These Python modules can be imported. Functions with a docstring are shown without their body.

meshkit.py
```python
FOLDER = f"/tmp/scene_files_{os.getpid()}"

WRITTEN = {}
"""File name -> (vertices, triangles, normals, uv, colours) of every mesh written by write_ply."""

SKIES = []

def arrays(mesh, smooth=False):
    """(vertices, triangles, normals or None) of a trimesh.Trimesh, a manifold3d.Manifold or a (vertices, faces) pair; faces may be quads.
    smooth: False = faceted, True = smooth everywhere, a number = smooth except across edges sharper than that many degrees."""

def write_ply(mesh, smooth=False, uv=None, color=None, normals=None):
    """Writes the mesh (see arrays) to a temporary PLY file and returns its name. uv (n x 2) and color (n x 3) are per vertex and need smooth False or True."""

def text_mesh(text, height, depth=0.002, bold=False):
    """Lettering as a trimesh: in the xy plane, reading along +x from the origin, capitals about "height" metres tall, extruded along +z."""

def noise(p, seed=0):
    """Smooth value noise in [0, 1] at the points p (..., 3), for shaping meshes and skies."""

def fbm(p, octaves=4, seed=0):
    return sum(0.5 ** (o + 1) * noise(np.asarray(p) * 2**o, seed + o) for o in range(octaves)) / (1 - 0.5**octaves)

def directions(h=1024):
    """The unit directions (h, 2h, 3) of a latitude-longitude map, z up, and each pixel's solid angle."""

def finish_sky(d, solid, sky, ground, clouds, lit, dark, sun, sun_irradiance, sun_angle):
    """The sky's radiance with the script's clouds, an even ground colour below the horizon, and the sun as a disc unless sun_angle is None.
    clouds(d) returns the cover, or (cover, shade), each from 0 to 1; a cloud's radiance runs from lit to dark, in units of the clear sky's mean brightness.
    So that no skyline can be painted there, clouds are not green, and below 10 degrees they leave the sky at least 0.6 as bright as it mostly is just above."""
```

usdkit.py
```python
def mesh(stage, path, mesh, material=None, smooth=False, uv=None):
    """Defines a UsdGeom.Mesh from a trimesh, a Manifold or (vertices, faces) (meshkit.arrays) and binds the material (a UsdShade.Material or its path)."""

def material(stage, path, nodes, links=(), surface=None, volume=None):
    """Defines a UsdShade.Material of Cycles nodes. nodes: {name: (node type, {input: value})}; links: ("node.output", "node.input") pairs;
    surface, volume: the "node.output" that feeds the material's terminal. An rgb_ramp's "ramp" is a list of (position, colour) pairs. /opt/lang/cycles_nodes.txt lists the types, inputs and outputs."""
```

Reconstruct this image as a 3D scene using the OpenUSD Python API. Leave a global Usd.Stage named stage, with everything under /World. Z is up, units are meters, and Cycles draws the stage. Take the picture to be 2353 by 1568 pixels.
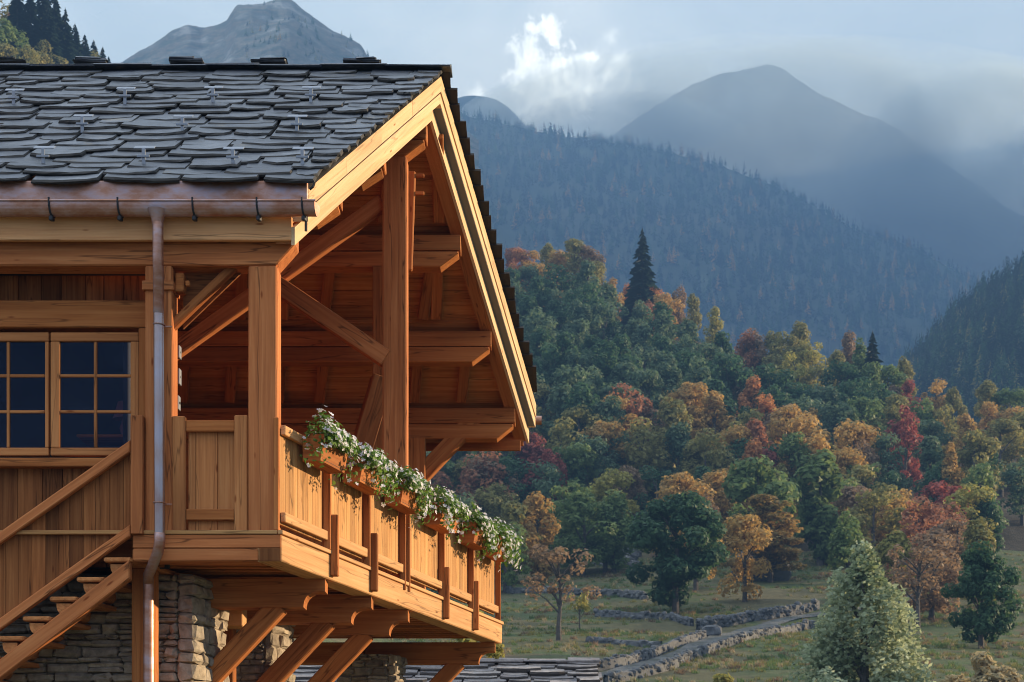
import math, random
import numpy as np
import trimesh, usdkit, meshkit
from shapely.geometry import Polygon
from pxr import Usd, UsdGeom, UsdLux, UsdShade, Gf, Sdf, Vt

stage = Usd.Stage.CreateInMemory()
UsdGeom.SetStageUpAxis(stage, "Z")
UsdGeom.SetStageMetersPerUnit(stage, 1.0)
UsdGeom.Xform.Define(stage, "/World")
UsdGeom.Scope.Define(stage, "/World/Looks")

# ---------------------------------------------------------------- camera, sky, sun, exposure
F, U0, V0 = 4105.5, 1250.0, 1929.0          # focal length and principal point, in units of a 2353 x 1568 picture
cam = UsdGeom.Camera.Define(stage, "/World/camera")
cam.AddTranslateOp().Set(Gf.Vec3d(0, 0, 0))
cam.AddRotateXYZOp().Set(Gf.Vec3f(90, 0, 0))
cam.CreateHorizontalApertureAttr(36.0)
cam.CreateVerticalApertureAttr(36.0 * 682 / 1024)
cam.CreateFocalLengthAttr(F / 2353 * 36.0)
cam.CreateHorizontalApertureOffsetAttr((1176.5 - U0) / 2353 * 36.0)
cam.CreateVerticalApertureOffsetAttr((V0 - 784.0) / 2353 * 36.0)
cam.CreateFStopAttr(5.6)
cam.CreateFocusDistanceAttr(18.5)
cam.CreateExposureAttr(1.32)

SUN_EL, SUN_AZ = math.radians(12.5), math.radians(20.0)      # height; angle from +x towards +y
SUN = np.array([math.cos(SUN_EL) * math.cos(SUN_AZ), math.cos(SUN_EL) * math.sin(SUN_AZ), math.sin(SUN_EL)])
SKY_STRENGTH, SUN_INTENSITY = 0.115, 0.82
dome = UsdLux.DomeLight.Define(stage, "/World/sky")
dome.CreateIntensityAttr(1.0)
dome.GetPrim().SetCustomDataByKey("kind", "structure")
def sky_dir(u, v):
    d = np.array([(u - U0) / F, 1.0, (V0 - v) / F]); return tuple(d / np.linalg.norm(d))


_n = {
    "sky": ("sky_texture", {"sky_type": "single_scattering", "sun_disc": False, "sun_elevation": SUN_EL,
                            "sun_rotation": math.atan2(SUN[0], SUN[1]), "air_density": 1.0, "aerosol_density": 1.0, "ozone_density": 1.0}),
    "tc": ("texture_coordinate", {}),
    "map": ("mapping", {"scale": (1.0, 1.0, 2.2), "location": (0.37, 0.1, 0.0)}),
    "warp": ("noise_texture", {"scale": 3.2, "detail": 6.0, "roughness": 0.58, "distortion": 0.35}),
    "cov": ("rgb_ramp", {"ramp": [(0.30, (0.8,) * 3), (0.48, (0.93,) * 3), (0.62, (1, 1, 1))]}),
    "puff": ("noise_texture", {"scale": 5.5, "detail": 9.0, "roughness": 0.56, "distortion": 0.25}),
    "tone": ("rgb_ramp", {"ramp": [(0.34, (0.95, 1.75, 3.8)), (0.46, (1.3, 2.15, 4.3)), (0.55, (1.8, 2.75, 5.0)), (0.66, (2.8, 3.8, 6.2))]}),
    "mix": ("mix_color", {"use_clamp": False}),
    "wisp": ("noise_texture", {"scale": 34.0, "detail": 10.0, "roughness": 0.64, "distortion": 0.7}),
    "wm": ("mapping", {"scale": (1.0, 1.0, 0.5)}),
    "up": ("separate_xyz", {}),
    "upc": ("math", {"math_type": "maximum", "value2": 0.0}),
    "upp": ("math", {"math_type": "power", "value2": 1.45}),
    "low": ("mix_color", {"blend_type": "multiply", "fac": 1.0, "use_clamp": False, "b": (0.40, 0.40, 0.40)}),
    "zen": ("vector_math", {"math_type": "scale", "vector1": (3.1, 3.55, 4.1)}),
    "add": ("vector_math", {"math_type": "add"}),
    "ripple": ("noise_texture", {"scale": 40.0, "detail": 6.0, "roughness": 0.6}),
    "rip0": ("vector_math", {"math_type": "subtract", "vector2": (0.5, 0.5, 0.5)}),
    "rip1": ("vector_math", {"math_type": "scale", "scale": 0.075}),
    "rip2": ("vector_math", {"math_type": "add"}),
    "whiteness": ("mix_color", {"use_clamp": False, "b": (4.8, 5.9, 7.9)}),
    "bg": ("background_shader", {"strength": SKY_STRENGTH}),
}
_l = [("tc.generated", "map.vector"), ("map.vector", "warp.vector"), ("map.vector", "puff.vector"), ("warp.fac", "cov.fac"), ("puff.fac", "tone.fac"),
      ("cov.color", "mix.fac"), ("sky.color", "mix.a"), ("tone.color", "mix.b"), ("tc.generated", "wm.vector"), ("wm.vector", "wisp.vector")]
# one sunlit cloud over the ridge: soft blobs broken up by noise
_last = None
for _i, (_u, _v, _r, _w) in enumerate(((1200, 150, 0.014, 0.62), (1245, 80, 0.011, 0.62), (1250, 145, 0.017, 0.62), (1192, 90, 0.006, 0.55), (1312, 145, 0.013, 0.45), (1225, 205, 0.032, 0.44), (1400, 190, 0.034, 0.36), (1310, 230, 0.042, 0.36))):
    _n[f"d{_i}"] = ("vector_math", {"math_type": "distance", "vector2": sky_dir(_u, _v)})
    _n[f"e{_i}"] = ("map_range", {"range_type": "smoothstep", "from_min": _r, "from_max": _r * 0.15, "to_min": 0.0, "to_max": _w, "clamp": True})
    _l += [("rip2.vector", f"d{_i}.vector1"), (f"d{_i}.value", f"e{_i}.value")]
    if _last:
        _n[f"s{_i}"] = ("math", {"math_type": "maximum"}); _l += [(_last, f"s{_i}.value1"), (f"e{_i}.result", f"s{_i}.value2")]; _last = f"s{_i}.value"
    else:
        _last = f"e{_i}.result"
_n["ww"] = ("map_range", {"from_min": 0.33, "from_max": 0.66, "to_min": -0.85, "to_max": 0.55})
_n["sum"] = ("math", {"math_type": "add"}); _n["mul"] = ("math", {"math_type": "multiply", "use_clamp": True})
_n["gate"] = ("map_range", {"from_min": 0.0, "from_max": 0.35, "to_min": 0.0, "to_max": 1.0, "clamp": True})
_l += [("wisp.fac", "ww.value"), (_last, "sum.value1"), ("ww.result", "sum.value2"), (_last, "gate.value"), ("sum.value", "mul.value1"), ("gate.result", "mul.value2"),
       ("mul.value", "whiteness.fac"), ("mix.result", "low.a"), ("tc.generated", "up.vector"), ("up.z", "upc.value1"), ("upc.value", "upp.value1"), ("upp.value", "zen.scale"), ("low.result", "add.vector1"), ("zen.vector", "add.vector2"), ("add.vector", "whiteness.a"), ("tc.generated", "ripple.vector"), ("ripple.color", "rip0.vector1"), ("rip0.vector", "rip1.vector1"), ("rip1.vector", "rip2.vector1"), ("tc.generated", "rip2.vector2"), ("whiteness.result", "bg.color")]
sky_mat = usdkit.material(stage, "/World/Looks/sky", _n, _l, surface="bg.background")
UsdShade.MaterialBindingAPI.Apply(dome.GetPrim()).Bind(sky_mat)

sun = UsdLux.DistantLight.Define(stage, "/World/sun")
sun.CreateNormalizeAttr(True)
sun.CreateIntensityAttr(SUN_INTENSITY)
sun.CreateAngleAttr(0.5)
sun.CreateColorAttr(Gf.Vec3f(1.0, 0.91, 0.78))
# the light shines along its -z: rotate -z onto -SUN
zaxis = SUN
xaxis = np.cross([0, 0, 1.0], zaxis); xaxis /= np.linalg.norm(xaxis)
yaxis = np.cross(zaxis, xaxis)
sun.AddTransformOp().Set(Gf.Matrix4d(*xaxis, 0, *yaxis, 0, *zaxis, 0, 0, 0, 0, 1))

HAZE_DENSITY = 2.05e-4
HAZE_COLOR = (0.26, 0.52, 1.0)

# ---------------------------------------------------------------- helpers
rng = np.random.default_rng(7)


def at(u, v, Y):
    """The point at depth Y that the eye sees at (u, v)."""
    return np.array([(u - U0) / F * Y, Y, (V0 - v) / F * Y])


def px(u, Y): return (u - U0) / F * Y
def pz(v, Y): return (V0 - v) / F * Y


names = {}


def path_for(parent, name):
    base = f"{parent}/{name}"
    n = names.get(base, 0)
    names[base] = n + 1
    return base if n == 0 else f"{base}_{n:03d}"


def tag(prim, label=None, cat=None, group=None, kind=None):
    for k, v in (("label", label), ("category", cat), ("group", group), ("kind", kind)):
        if v:
            prim.SetCustomDataByKey(k, v)
    return prim


def thing(name, label=None, cat=None, loc=(0, 0, 0), group=None, kind=None, parent="/World", rotz=None, scale=None):
    x = UsdGeom.Xform.Define(stage, path_for(parent, name))
    x.AddTranslateOp().Set(Gf.Vec3d(*map(float, loc)))
    if rotz is not None:
        x.AddRotateZOp().Set(float(rotz))
    if scale is not None:
        x.AddScaleOp().Set(Gf.Vec3f(*map(float, scale)))
    tag(x.GetPrim(), label, cat, group, kind)
    return str(x.GetPath())


def mat(name): return UsdShade.Material.Get(stage, f"/World/Looks/{name}")


# The gable end stands askew to the front: lines along it run in the direction (SKEW, 1). House parts are given by their
# distance from the gable line; stand() sets them in place.
SKEW = (2359.1 - 1250.0) / 4105.5
SH = {"on": False, "mode": "square"}


def stand(V, parent):
    if not SH["on"] or not parent.startswith("/World/timber_chalet"):
        return V
    V = np.array(V, float)
    if SH["mode"] == "askew":
        V[:, 0] += SKEW * V[:, 1]
    elif SH["mode"] == "square":
        V[:, 0] += SKEW * V[:, 1].min()
    return V


class askew:
    def __init__(self, mode="askew"): self.mode = mode
    def __enter__(self): self.was = SH["mode"]; SH["mode"] = self.mode
    def __exit__(self, *a): SH["mode"] = self.was


def emit(parent, name, V, Fc, m, grain=None, tint=None, smooth=False, label=None, cat=None, group=None, kind=None):
    """One Mesh prim. grain: a vector per vertex for the material; tint: a number per vertex."""
    V = stand(np.asarray(V, float), parent); Fc = np.asarray(Fc, int)
    path = path_for(parent, name)
    if Fc.ndim == 2 and Fc.shape[1] == 4 or smooth is False:
        me = UsdGeom.Mesh.Define(stage, path)
        me.CreatePointsAttr(Vt.Vec3fArray.FromNumpy(V.astype(np.float32)))
        me.CreateFaceVertexCountsAttr(Vt.IntArray.FromNumpy(np.full(len(Fc), Fc.shape[1], np.int32)))
        me.CreateFaceVertexIndicesAttr(Vt.IntArray.FromNumpy(Fc.astype(np.int32).ravel()))
        me.CreateSubdivisionSchemeAttr("none")
        if m is not None:
            UsdShade.MaterialBindingAPI.Apply(me.GetPrim()).Bind(mat(m))
        if smooth is not False:
            n = np.zeros_like(V)
            q = np.cross(V[Fc[:, 2]] - V[Fc[:, 0]], V[Fc[:, -1]] - V[Fc[:, 1]])
            for k in range(Fc.shape[1]):
                np.add.at(n, Fc[:, k], q)
            n /= np.maximum(np.linalg.norm(n, axis=1, keepdims=True), 1e-12)
            me.CreateNormalsAttr(Vt.Vec3fArray.FromNumpy(n.astype(np.float32)))
            me.SetNormalsInterpolation("vertex")
    else:
        me = usdkit.mesh(stage, path, (V, Fc), mat(m), smooth=smooth)
        grain = None
    api = UsdGeom.PrimvarsAPI(me)
    if grain is not None:
        api.CreatePrimvar("grain", Sdf.ValueTypeNames.Float3Array, "vertex").Set(Vt.Vec3fArray.FromNumpy(np.asarray(grain, np.float32)))
    if tint is not None:
        api.CreatePrimvar("tint", Sdf.ValueTypeNames.FloatArray, "vertex").Set(Vt.FloatArray.FromNumpy(np.asarray(tint, np.float32)))
    tag(me.GetPrim(), label, cat, group, kind)
    return path


def hull(points):
    h = trimesh.convex.convex_hull(np.asarray(points, float))
    return np.array(h.vertices), np.array(h.faces)


_CB = {}


def cbox_points(L, w, h, c):
    pts = []
    for sx in (-1, 1):
        for sy in (-1, 1):
            for sz in (-1, 1):
                x, y, z = sx * L / 2, sy * w / 2, sz * h / 2
                pts += [(x - sx * c, y - sy * c, z), (x - sx * c, y, z - sz * c), (x, y - sy * c, z - sz * c)]
    return np.array(pts)


_ct = None


def cbox(L, w, h, c=0.012):
    """A box with chamfered edges about the origin (triangles)."""
    global _ct
    c = min(c, 0.45 * min(L, w, h))
    if _ct is None:
        p = cbox_points(2, 2, 2, 0.3)
        hv, hf = hull(p)
        idx = [int(np.argmin(((p - v) ** 2).sum(1))) for v in hv]
        _ct = np.array(idx)[hf]
    return cbox_points(L, w, h, c), _ct


def offs():
    return rng.uniform(-60, 60, 3)


def basis(p0, p1, up=(0, 0, 1)):
    x = np.asarray(p1, float) - np.asarray(p0, float)
    L = np.linalg.norm(x); x /= L
    z = np.asarray(up, float) - np.dot(up, x) * x
    if np.linalg.norm(z) < 1e-3:
        z = np.array([0, 1.0, 0]) - x[1] * x
    z /= np.linalg.norm(z)
    y = np.cross(z, x)
    return x, y, z, L


def member(parent, name, p0, p1, w, h, m="timber", c=0.012, up=(0, 0, 1), label=None, kind=None, wobble=0.0):
    """A sawn timber from p0 to p1; w across, h along up."""
    with askew():
        p0, p1 = stand(np.array([p0, p1], float), parent)
    x, y, z, L = basis(p0, p1, up)
    v, f = cbox(L, w, h, c)
    if wobble:
        v = v + rng.uniform(-wobble, wobble, v.shape) * np.array([0.2, 1, 1])
    V = (p0 + p1) / 2 + v @ np.array([x, y, z])
    with askew("placed"):
        return emit(parent, name, V, f, m, grain=v + offs(), label=label, kind=kind)


def slab(parent, name, x0, x1, y0, y1, z0, z1, m="timber", axis=0, c=0.008, label=None, kind=None, wobble=0.0):
    """An axis-aligned board; axis is the direction of its grain."""
    d = np.array([x1 - x0, y1 - y0, z1 - z0]); mid = np.array([x0 + x1, y0 + y1, z0 + z1]) / 2
    v, f = cbox(*np.abs(d), c)
    if wobble:
        v = v + rng.uniform(-wobble, wobble, v.shape)
    g = v[:, [axis, (axis + 1) % 3, (axis + 2) % 3]]
    with askew("askew" if axis == 1 else SH["mode"]):
        return emit(parent, name, mid + v, f, m, grain=g + offs(), label=label, kind=kind)


def prism(parent, name, poly, a0, a1, plane="xz", m="timber", c=0.012, axis=0, label=None):
    """A convex outline in the plane, drawn out between a0 and a1 across it, edges chamfered. axis: grain direction in world axes."""
    poly = np.asarray(poly, float)
    cen = poly.mean(0)
    out = []
    g = Polygon(poly).buffer(-c, join_style=2)
    inner = np.array(g.exterior.coords)[:-1]
    for q, a in ((poly, a0 + c), (poly, a1 - c), (inner, a0), (inner, a1)):
        for s, t in q:
            out.append({"xz": (s, a, t), "yz": (a, s, t), "xy": (s, t, a)}[plane])
    v, f = hull(out)
    g = v[:, [axis, (axis + 1) % 3, (axis + 2) % 3]]
    return emit(parent, name, v, f, m, grain=g + offs(), label=label)


def extrude(poly, a0, a1, plane="xz"):
    t = trimesh.creation.extrude_polygon(Polygon(poly), a1 - a0, engine="earcut")
    v = np.array(t.vertices); f = np.array(t.faces)
    s, q, a = v[:, 0], v[:, 1], v[:, 2] + a0
    if plane == "xz":
        return np.stack([s, a, q], 1), f[:, ::-1]
    if plane == "yz":
        return np.stack([a, s, q], 1), f
    return np.stack([s, q, a], 1), f


def tube(points, r, n=10, cap=True):
    p = np.asarray(points, float)
    r = np.broadcast_to(np.asarray(r, float), (len(p),))
    d = np.gradient(p, axis=0)
    d /= np.maximum(np.linalg.norm(d, axis=1, keepdims=True), 1e-9)
    ref = np.array([0.31, 0.87, 0.23])
    V = []
    for i in range(len(p)):
        a = np.cross(d[i], ref); a /= np.linalg.norm(a)
        b = np.cross(d[i], a)
        th = np.arange(n) / n * 2 * np.pi
        V.append(p[i] + r[i] * (np.cos(th)[:, None] * a + np.sin(th)[:, None] * b))
    V = np.vstack(V)
    Fc = []
    for i in range(len(p) - 1):
        for k in range(n):
            a, b = i * n + k, i * n + (k + 1) % n
            Fc += [(a, b, b + n), (a, b + n, a + n)]
    if cap:
        V = np.vstack([V, p[0], p[-1]]); e = len(V)
        for k in range(n):
            Fc += [(e - 2, (k + 1) % n, k), (e - 1, (len(p) - 1) * n + k, (len(p) - 1) * n + (k + 1) % n)]
    return V, np.array(Fc)


def join(parts):
    V, Fc, n = [], [], 0
    for v, f in parts:
        V.append(v); Fc.append(np.asarray(f) + n); n += len(v)
    return np.vstack(V), np.vstack(Fc)


# ---------------------------------------------------------------- materials
def make(name, nodes, links, surface="p.BSDF", volume=None):
    return usdkit.material(stage, f"/World/Looks/{name}", nodes, links, surface=surface, volume=volume)


def wood(name, dark, mid, light, tone=(0.64, 1.24), rough=0.75, crack=0.7):
    make(name, {
        "a": ("attribute", {"attribute": "grain"}),
        "m1": ("mapping", {"scale": (0.9, 24, 24)}),
        "m2": ("mapping", {"scale": (0.35, 1.2, 1.2)}),
        "m3": ("mapping", {"scale": (2.0, 7.5, 7.5)}),
        "m4": ("mapping", {"scale": (0.26, 4.2, 4.2)}),
        "n1": ("noise_texture", {"scale": 1.0, "detail": 4.0, "roughness": 0.6, "distortion": 0.4}),
        "n2": ("noise_texture", {"scale": 1.0, "detail": 2.0}),
        "n4": ("noise_texture", {"scale": 1.0, "detail": 3.0, "roughness": 0.6}),
        "k": ("voronoi_texture", {"scale": 1.0, "randomness": 1.0}),
        "r1": ("rgb_ramp", {"ramp": [(0.25, dark), (0.48, mid), (0.72, light)]}),
        "r2": ("rgb_ramp", {"ramp": [(0.28, (tone[0],) * 3), (0.5, (1, 1, 1)), (0.72, (tone[1],) * 3)]}),
        "rk": ("rgb_ramp", {"ramp": [(0.0, (0.42, 0.30, 0.24)), (0.05, (0.55, 0.42, 0.34)), (0.10, (1, 1, 1))]}),
        "rc": ("rgb_ramp", {"ramp": [(0.0, (1, 1, 1)), (0.492, (1, 1, 1)), (0.498, (1 - crack,) * 3), (0.502, (1 - crack,) * 3), (0.508, (1, 1, 1))]}),
        "x1": ("mix_color", {"blend_type": "multiply", "fac": 1.0}),
        "x2": ("mix_color", {"blend_type": "multiply", "fac": 1.0}),
        "x3": ("mix_color", {"blend_type": "multiply", "fac": 0.68}),
        "b": ("bump", {"strength": 0.35, "distance": 0.01}),
        "p": ("principled_bsdf", {"roughness": rough, "specular_ior_level": 0.12}),
    }, [("a.vector", "m1.vector"), ("a.vector", "m2.vector"), ("a.vector", "m3.vector"), ("a.vector", "m4.vector"),
        ("m1.vector", "n1.vector"), ("m2.vector", "n2.vector"), ("m3.vector", "k.vector"), ("m4.vector", "n4.vector"),
        ("n1.fac", "r1.fac"), ("n2.fac", "r2.fac"), ("k.distance", "rk.fac"), ("n4.fac", "rc.fac"),
        ("r1.color", "x1.a"), ("r2.color", "x1.b"), ("x1.result", "x2.a"), ("rk.color", "x2.b"), ("x2.result", "x3.a"), ("rc.color", "x3.b"),
        ("x3.result", "p.base_color"), ("n1.fac", "b.height"), ("b.normal", "p.normal")])


wood("timber", (0.26, 0.078, 0.020), (0.385, 0.126, 0.033), (0.47, 0.178, 0.053), tone=(0.62, 1.25))
wood("boards", (0.270, 0.095, 0.028), (0.420, 0.160, 0.047), (0.500, 0.218, 0.074), tone=(0.55, 1.25))
wood("planks", (0.330, 0.150, 0.051), (0.480, 0.238, 0.084), (0.560, 0.301, 0.121), tone=(0.62, 1.2))
wood("shade_side_boards", (0.12, 0.038, 0.011), (0.22, 0.074, 0.021), (0.31, 0.118, 0.037), tone=(0.5, 1.35))  # copy of boards for the unlit front, shade put into the darker colour
wood("shade_side_planks", (0.31, 0.105, 0.033), (0.44, 0.165, 0.052), (0.53, 0.225, 0.078), tone=(0.62, 1.2))  # shaded copy of planks: darker and redder, standing in for shade
wood("eave_wood", (0.58, 0.25, 0.10), (0.72, 0.35, 0.145), (0.80, 0.43, 0.19), tone=(0.85, 1.1))
wood("verge_timber", (0.52, 0.30, 0.15), (0.66, 0.42, 0.22), (0.74, 0.50, 0.29), tone=(0.85, 1.1), crack=0.5)
wood("pale_timber", (0.400, 0.189, 0.074), (0.520, 0.267, 0.109), (0.600, 0.330, 0.148), tone=(0.85, 1.1))
wood("weathered_timber", (0.29, 0.088, 0.027), (0.43, 0.140, 0.043), (0.53, 0.200, 0.068), tone=(0.68, 1.2), crack=0.85)


def rocky(name, ramp, tone, fine=18.0, rough=0.75, bump=0.6, patch=None, spec=0.4):
    nodes = {
        "a": ("attribute", {"attribute": "grain"}),
        "n1": ("noise_texture", {"scale": fine, "detail": 6.0, "roughness": 0.65}),
        "n2": ("noise_texture", {"scale": 0.35, "detail": 1.0}),
        "n3": ("noise_texture", {"scale": 5.0, "detail": 5.0, "roughness": 0.7}),
        "r1": ("rgb_ramp", {"ramp": ramp}),
        "r2": ("rgb_ramp", {"ramp": tone}),
        "r3": ("rgb_ramp", {"ramp": [(0.0, (0, 0, 0)), (0.58, (0, 0, 0)), (0.72, (1, 1, 1))]}),
        "x1": ("mix_color", {"blend_type": "multiply", "fac": 1.0, "use_clamp": False}),
        "x2": ("mix_color", {"b": patch or (0.2, 0.2, 0.2)}),
        "b": ("bump", {"strength": bump, "distance": 0.02}),
        "p": ("principled_bsdf", {"roughness": rough, "specular_ior_level": spec}),
    }
    links = [("a.vector", "n1.vector"), ("a.vector", "n2.vector"), ("a.vector", "n3.vector"), ("n1.fac", "r1.fac"), ("n2.color", "r2.fac"), ("n2.fac", "r2.fac"),
             ("r1.color", "x1.a"), ("r2.color", "x1.b"), ("n3.fac", "r3.fac"), ("r3.color", "x2.fac"), ("x1.result", "x2.a"), ("n1.fac", "b.height"), ("b.normal", "p.normal")]
    links.remove(("n2.color", "r2.fac"))
    links.append(("x2.result", "p.base_color") if patch else ("x1.result", "p.base_color"))
    make(name, nodes, links)


def slate_mat(name, cols, edge, rough, patch):  # edge: side faces coloured darker, painting in the shade between courses
  make(name, {
    "a": ("attribute", {"attribute": "grain"}), "t": ("attribute", {"attribute": "tint"}),
    "n1": ("noise_texture", {"scale": 7.0, "detail": 6.0, "roughness": 0.65}),
    "n2": ("noise_texture", {"scale": 0.4, "detail": 1.0}),
    "n3": ("noise_texture", {"scale": 3.2, "detail": 6.0, "roughness": 0.7}),
    "r1": ("rgb_ramp", {"ramp": cols}),
    "r2": ("rgb_ramp", {"ramp": [(0.32, (0.55, 0.56, 0.60)), (0.5, (1, 1, 1)), (0.66, (1.55, 1.5, 1.4))]}),
    "r3": ("rgb_ramp", {"ramp": [(0.0, (0, 0, 0)), (0.60, (0, 0, 0)), (0.70, (0.8, 0.8, 0.8))]}),
    "x1": ("mix_color", {"blend_type": "multiply", "fac": 1.0, "use_clamp": False}),
    "x2": ("mix_color", {"b": patch}),
    "x3": ("mix_color", {"a": edge}),
    "ro": ("map_range", {"from_min": 0.0, "from_max": 1.0, "to_min": 0.9, "to_max": rough}),
    "b": ("bump", {"strength": 0.55, "distance": 0.02}),
    "p": ("principled_bsdf", {"specular_ior_level": 0.5}),
}, [("a.vector", "n1.vector"), ("a.vector", "n2.vector"), ("a.vector", "n3.vector"), ("n1.fac", "r1.fac"), ("n2.fac", "r2.fac"), ("n3.fac", "r3.fac"),
    ("r1.color", "x1.a"), ("r2.color", "x1.b"), ("r3.color", "x2.fac"), ("x1.result", "x2.a"), ("t.fac", "x3.fac"), ("x2.result", "x3.b"), ("t.fac", "ro.value"),
    ("ro.result", "p.roughness"), ("x3.result", "p.base_color"), ("n1.fac", "b.height"), ("b.normal", "p.normal")])

slate_mat("slate", [(0.3, (0.030, 0.033, 0.039)), (0.5, (0.056, 0.061, 0.071)), (0.75, (0.105, 0.112, 0.124))], (0.030, 0.026, 0.022), 0.40, (0.15, 0.11, 0.06))
slate_mat("old_slate", [(0.3, (0.13, 0.11, 0.10)), (0.5, (0.24, 0.205, 0.185)), (0.75, (0.36, 0.31, 0.28))], (0.05, 0.04, 0.034), 0.75, (0.30, 0.16, 0.10))
rocky("masonry", [(0.3, (0.17, 0.135, 0.10)), (0.5, (0.31, 0.25, 0.185)), (0.75, (0.45, 0.375, 0.29))],
      [(0.3, (0.62, 0.6, 0.58)), (0.45, (0.95, 0.95, 0.95)), (0.6, (1.1, 1.05, 0.95)), (0.72, (1.3, 1.32, 1.3))], fine=12, rough=0.85, patch=(0.16, 0.145, 0.10))
rocky("field_stone", [(0.3, (0.045, 0.046, 0.048)), (0.5, (0.085, 0.086, 0.088)), (0.75, (0.15, 0.15, 0.15))],
      [(0.3, (0.7, 0.7, 0.7)), (0.5, (1, 1, 1)), (0.7, (1.3, 1.28, 1.2))], fine=3, rough=0.9, patch=(0.06, 0.065, 0.04))

make("copper", {
    "a": ("geometry", {}),
    "m": ("mapping", {"scale": (2.2, 2.2, 5.0)}),
    "n": ("noise_texture", {"scale": 1.6, "detail": 5.0, "roughness": 0.65}),
    "r": ("rgb_ramp", {"ramp": [(0.30, (0.32, 0.12, 0.06)), (0.46, (0.40, 0.20, 0.13)), (0.56, (0.45, 0.27, 0.22)), (0.70, (0.42, 0.33, 0.34))]}),
    "p": ("principled_bsdf", {"metallic": 0.75, "roughness": 0.42}),
}, [("a.position", "m.vector"), ("m.vector", "n.vector"), ("n.fac", "r.fac"), ("r.color", "p.base_color")])
make("bright_pipe", {
    "a": ("geometry", {}),
    "m": ("mapping", {"scale": (2, 2, 1.2)}),
    "n": ("noise_texture", {"scale": 2.5, "detail": 4.0}),
    "r": ("rgb_ramp", {"ramp": [(0.3, (0.36, 0.22, 0.17)), (0.5, (0.44, 0.33, 0.29)), (0.7, (0.45, 0.40, 0.41))]}),
    "p": ("principled_bsdf", {"metallic": 0.85, "roughness": 0.28}),
}, [("a.position", "m.vector"), ("m.vector", "n.vector"), ("n.fac", "r.fac"), ("r.color", "p.base_color")])
make("dark_iron", {"p": ("principled_bsdf", {"base_color": (0.03, 0.028, 0.028), "metallic": 0.6, "roughness": 0.5})}, [])
make("zinc", {"p": ("principled_bsdf", {"base_color": (0.23, 0.24, 0.26), "metallic": 0.5, "roughness": 0.5})}, [])
make("membrane", {"p": ("principled_bsdf", {"base_color": (0.16, 0.14, 0.11), "roughness": 0.8})}, [])
make("soil", {"p": ("principled_bsdf", {"base_color": (0.05, 0.035, 0.025), "roughness": 0.95})}, [])
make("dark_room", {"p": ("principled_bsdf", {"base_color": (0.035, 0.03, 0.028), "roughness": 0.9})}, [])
make("pane", {
    "f": ("fresnel", {"IOR": 1.6}),
    "k": ("math", {"math_type": "multiply_add", "value2": 0.9, "value3": 0.0}),
    "t": ("transparent_bsdf", {"color": (0.55, 0.6, 0.68)}),
    "g": ("glossy_bsdf", {"color": (0.30, 0.40, 0.62), "roughness": 0.02}),
    "x": ("mix_closure", {}),
}, [("f.fac", "k.value1"), ("k.value", "x.fac"), ("t.BSDF", "x.closure1"), ("g.BSDF", "x.closure2")], surface="x.closure")
make("lamp_shade", {"p": ("principled_bsdf", {"base_color": (0.30, 0.10, 0.09), "roughness": 0.8})}, [])


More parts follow.
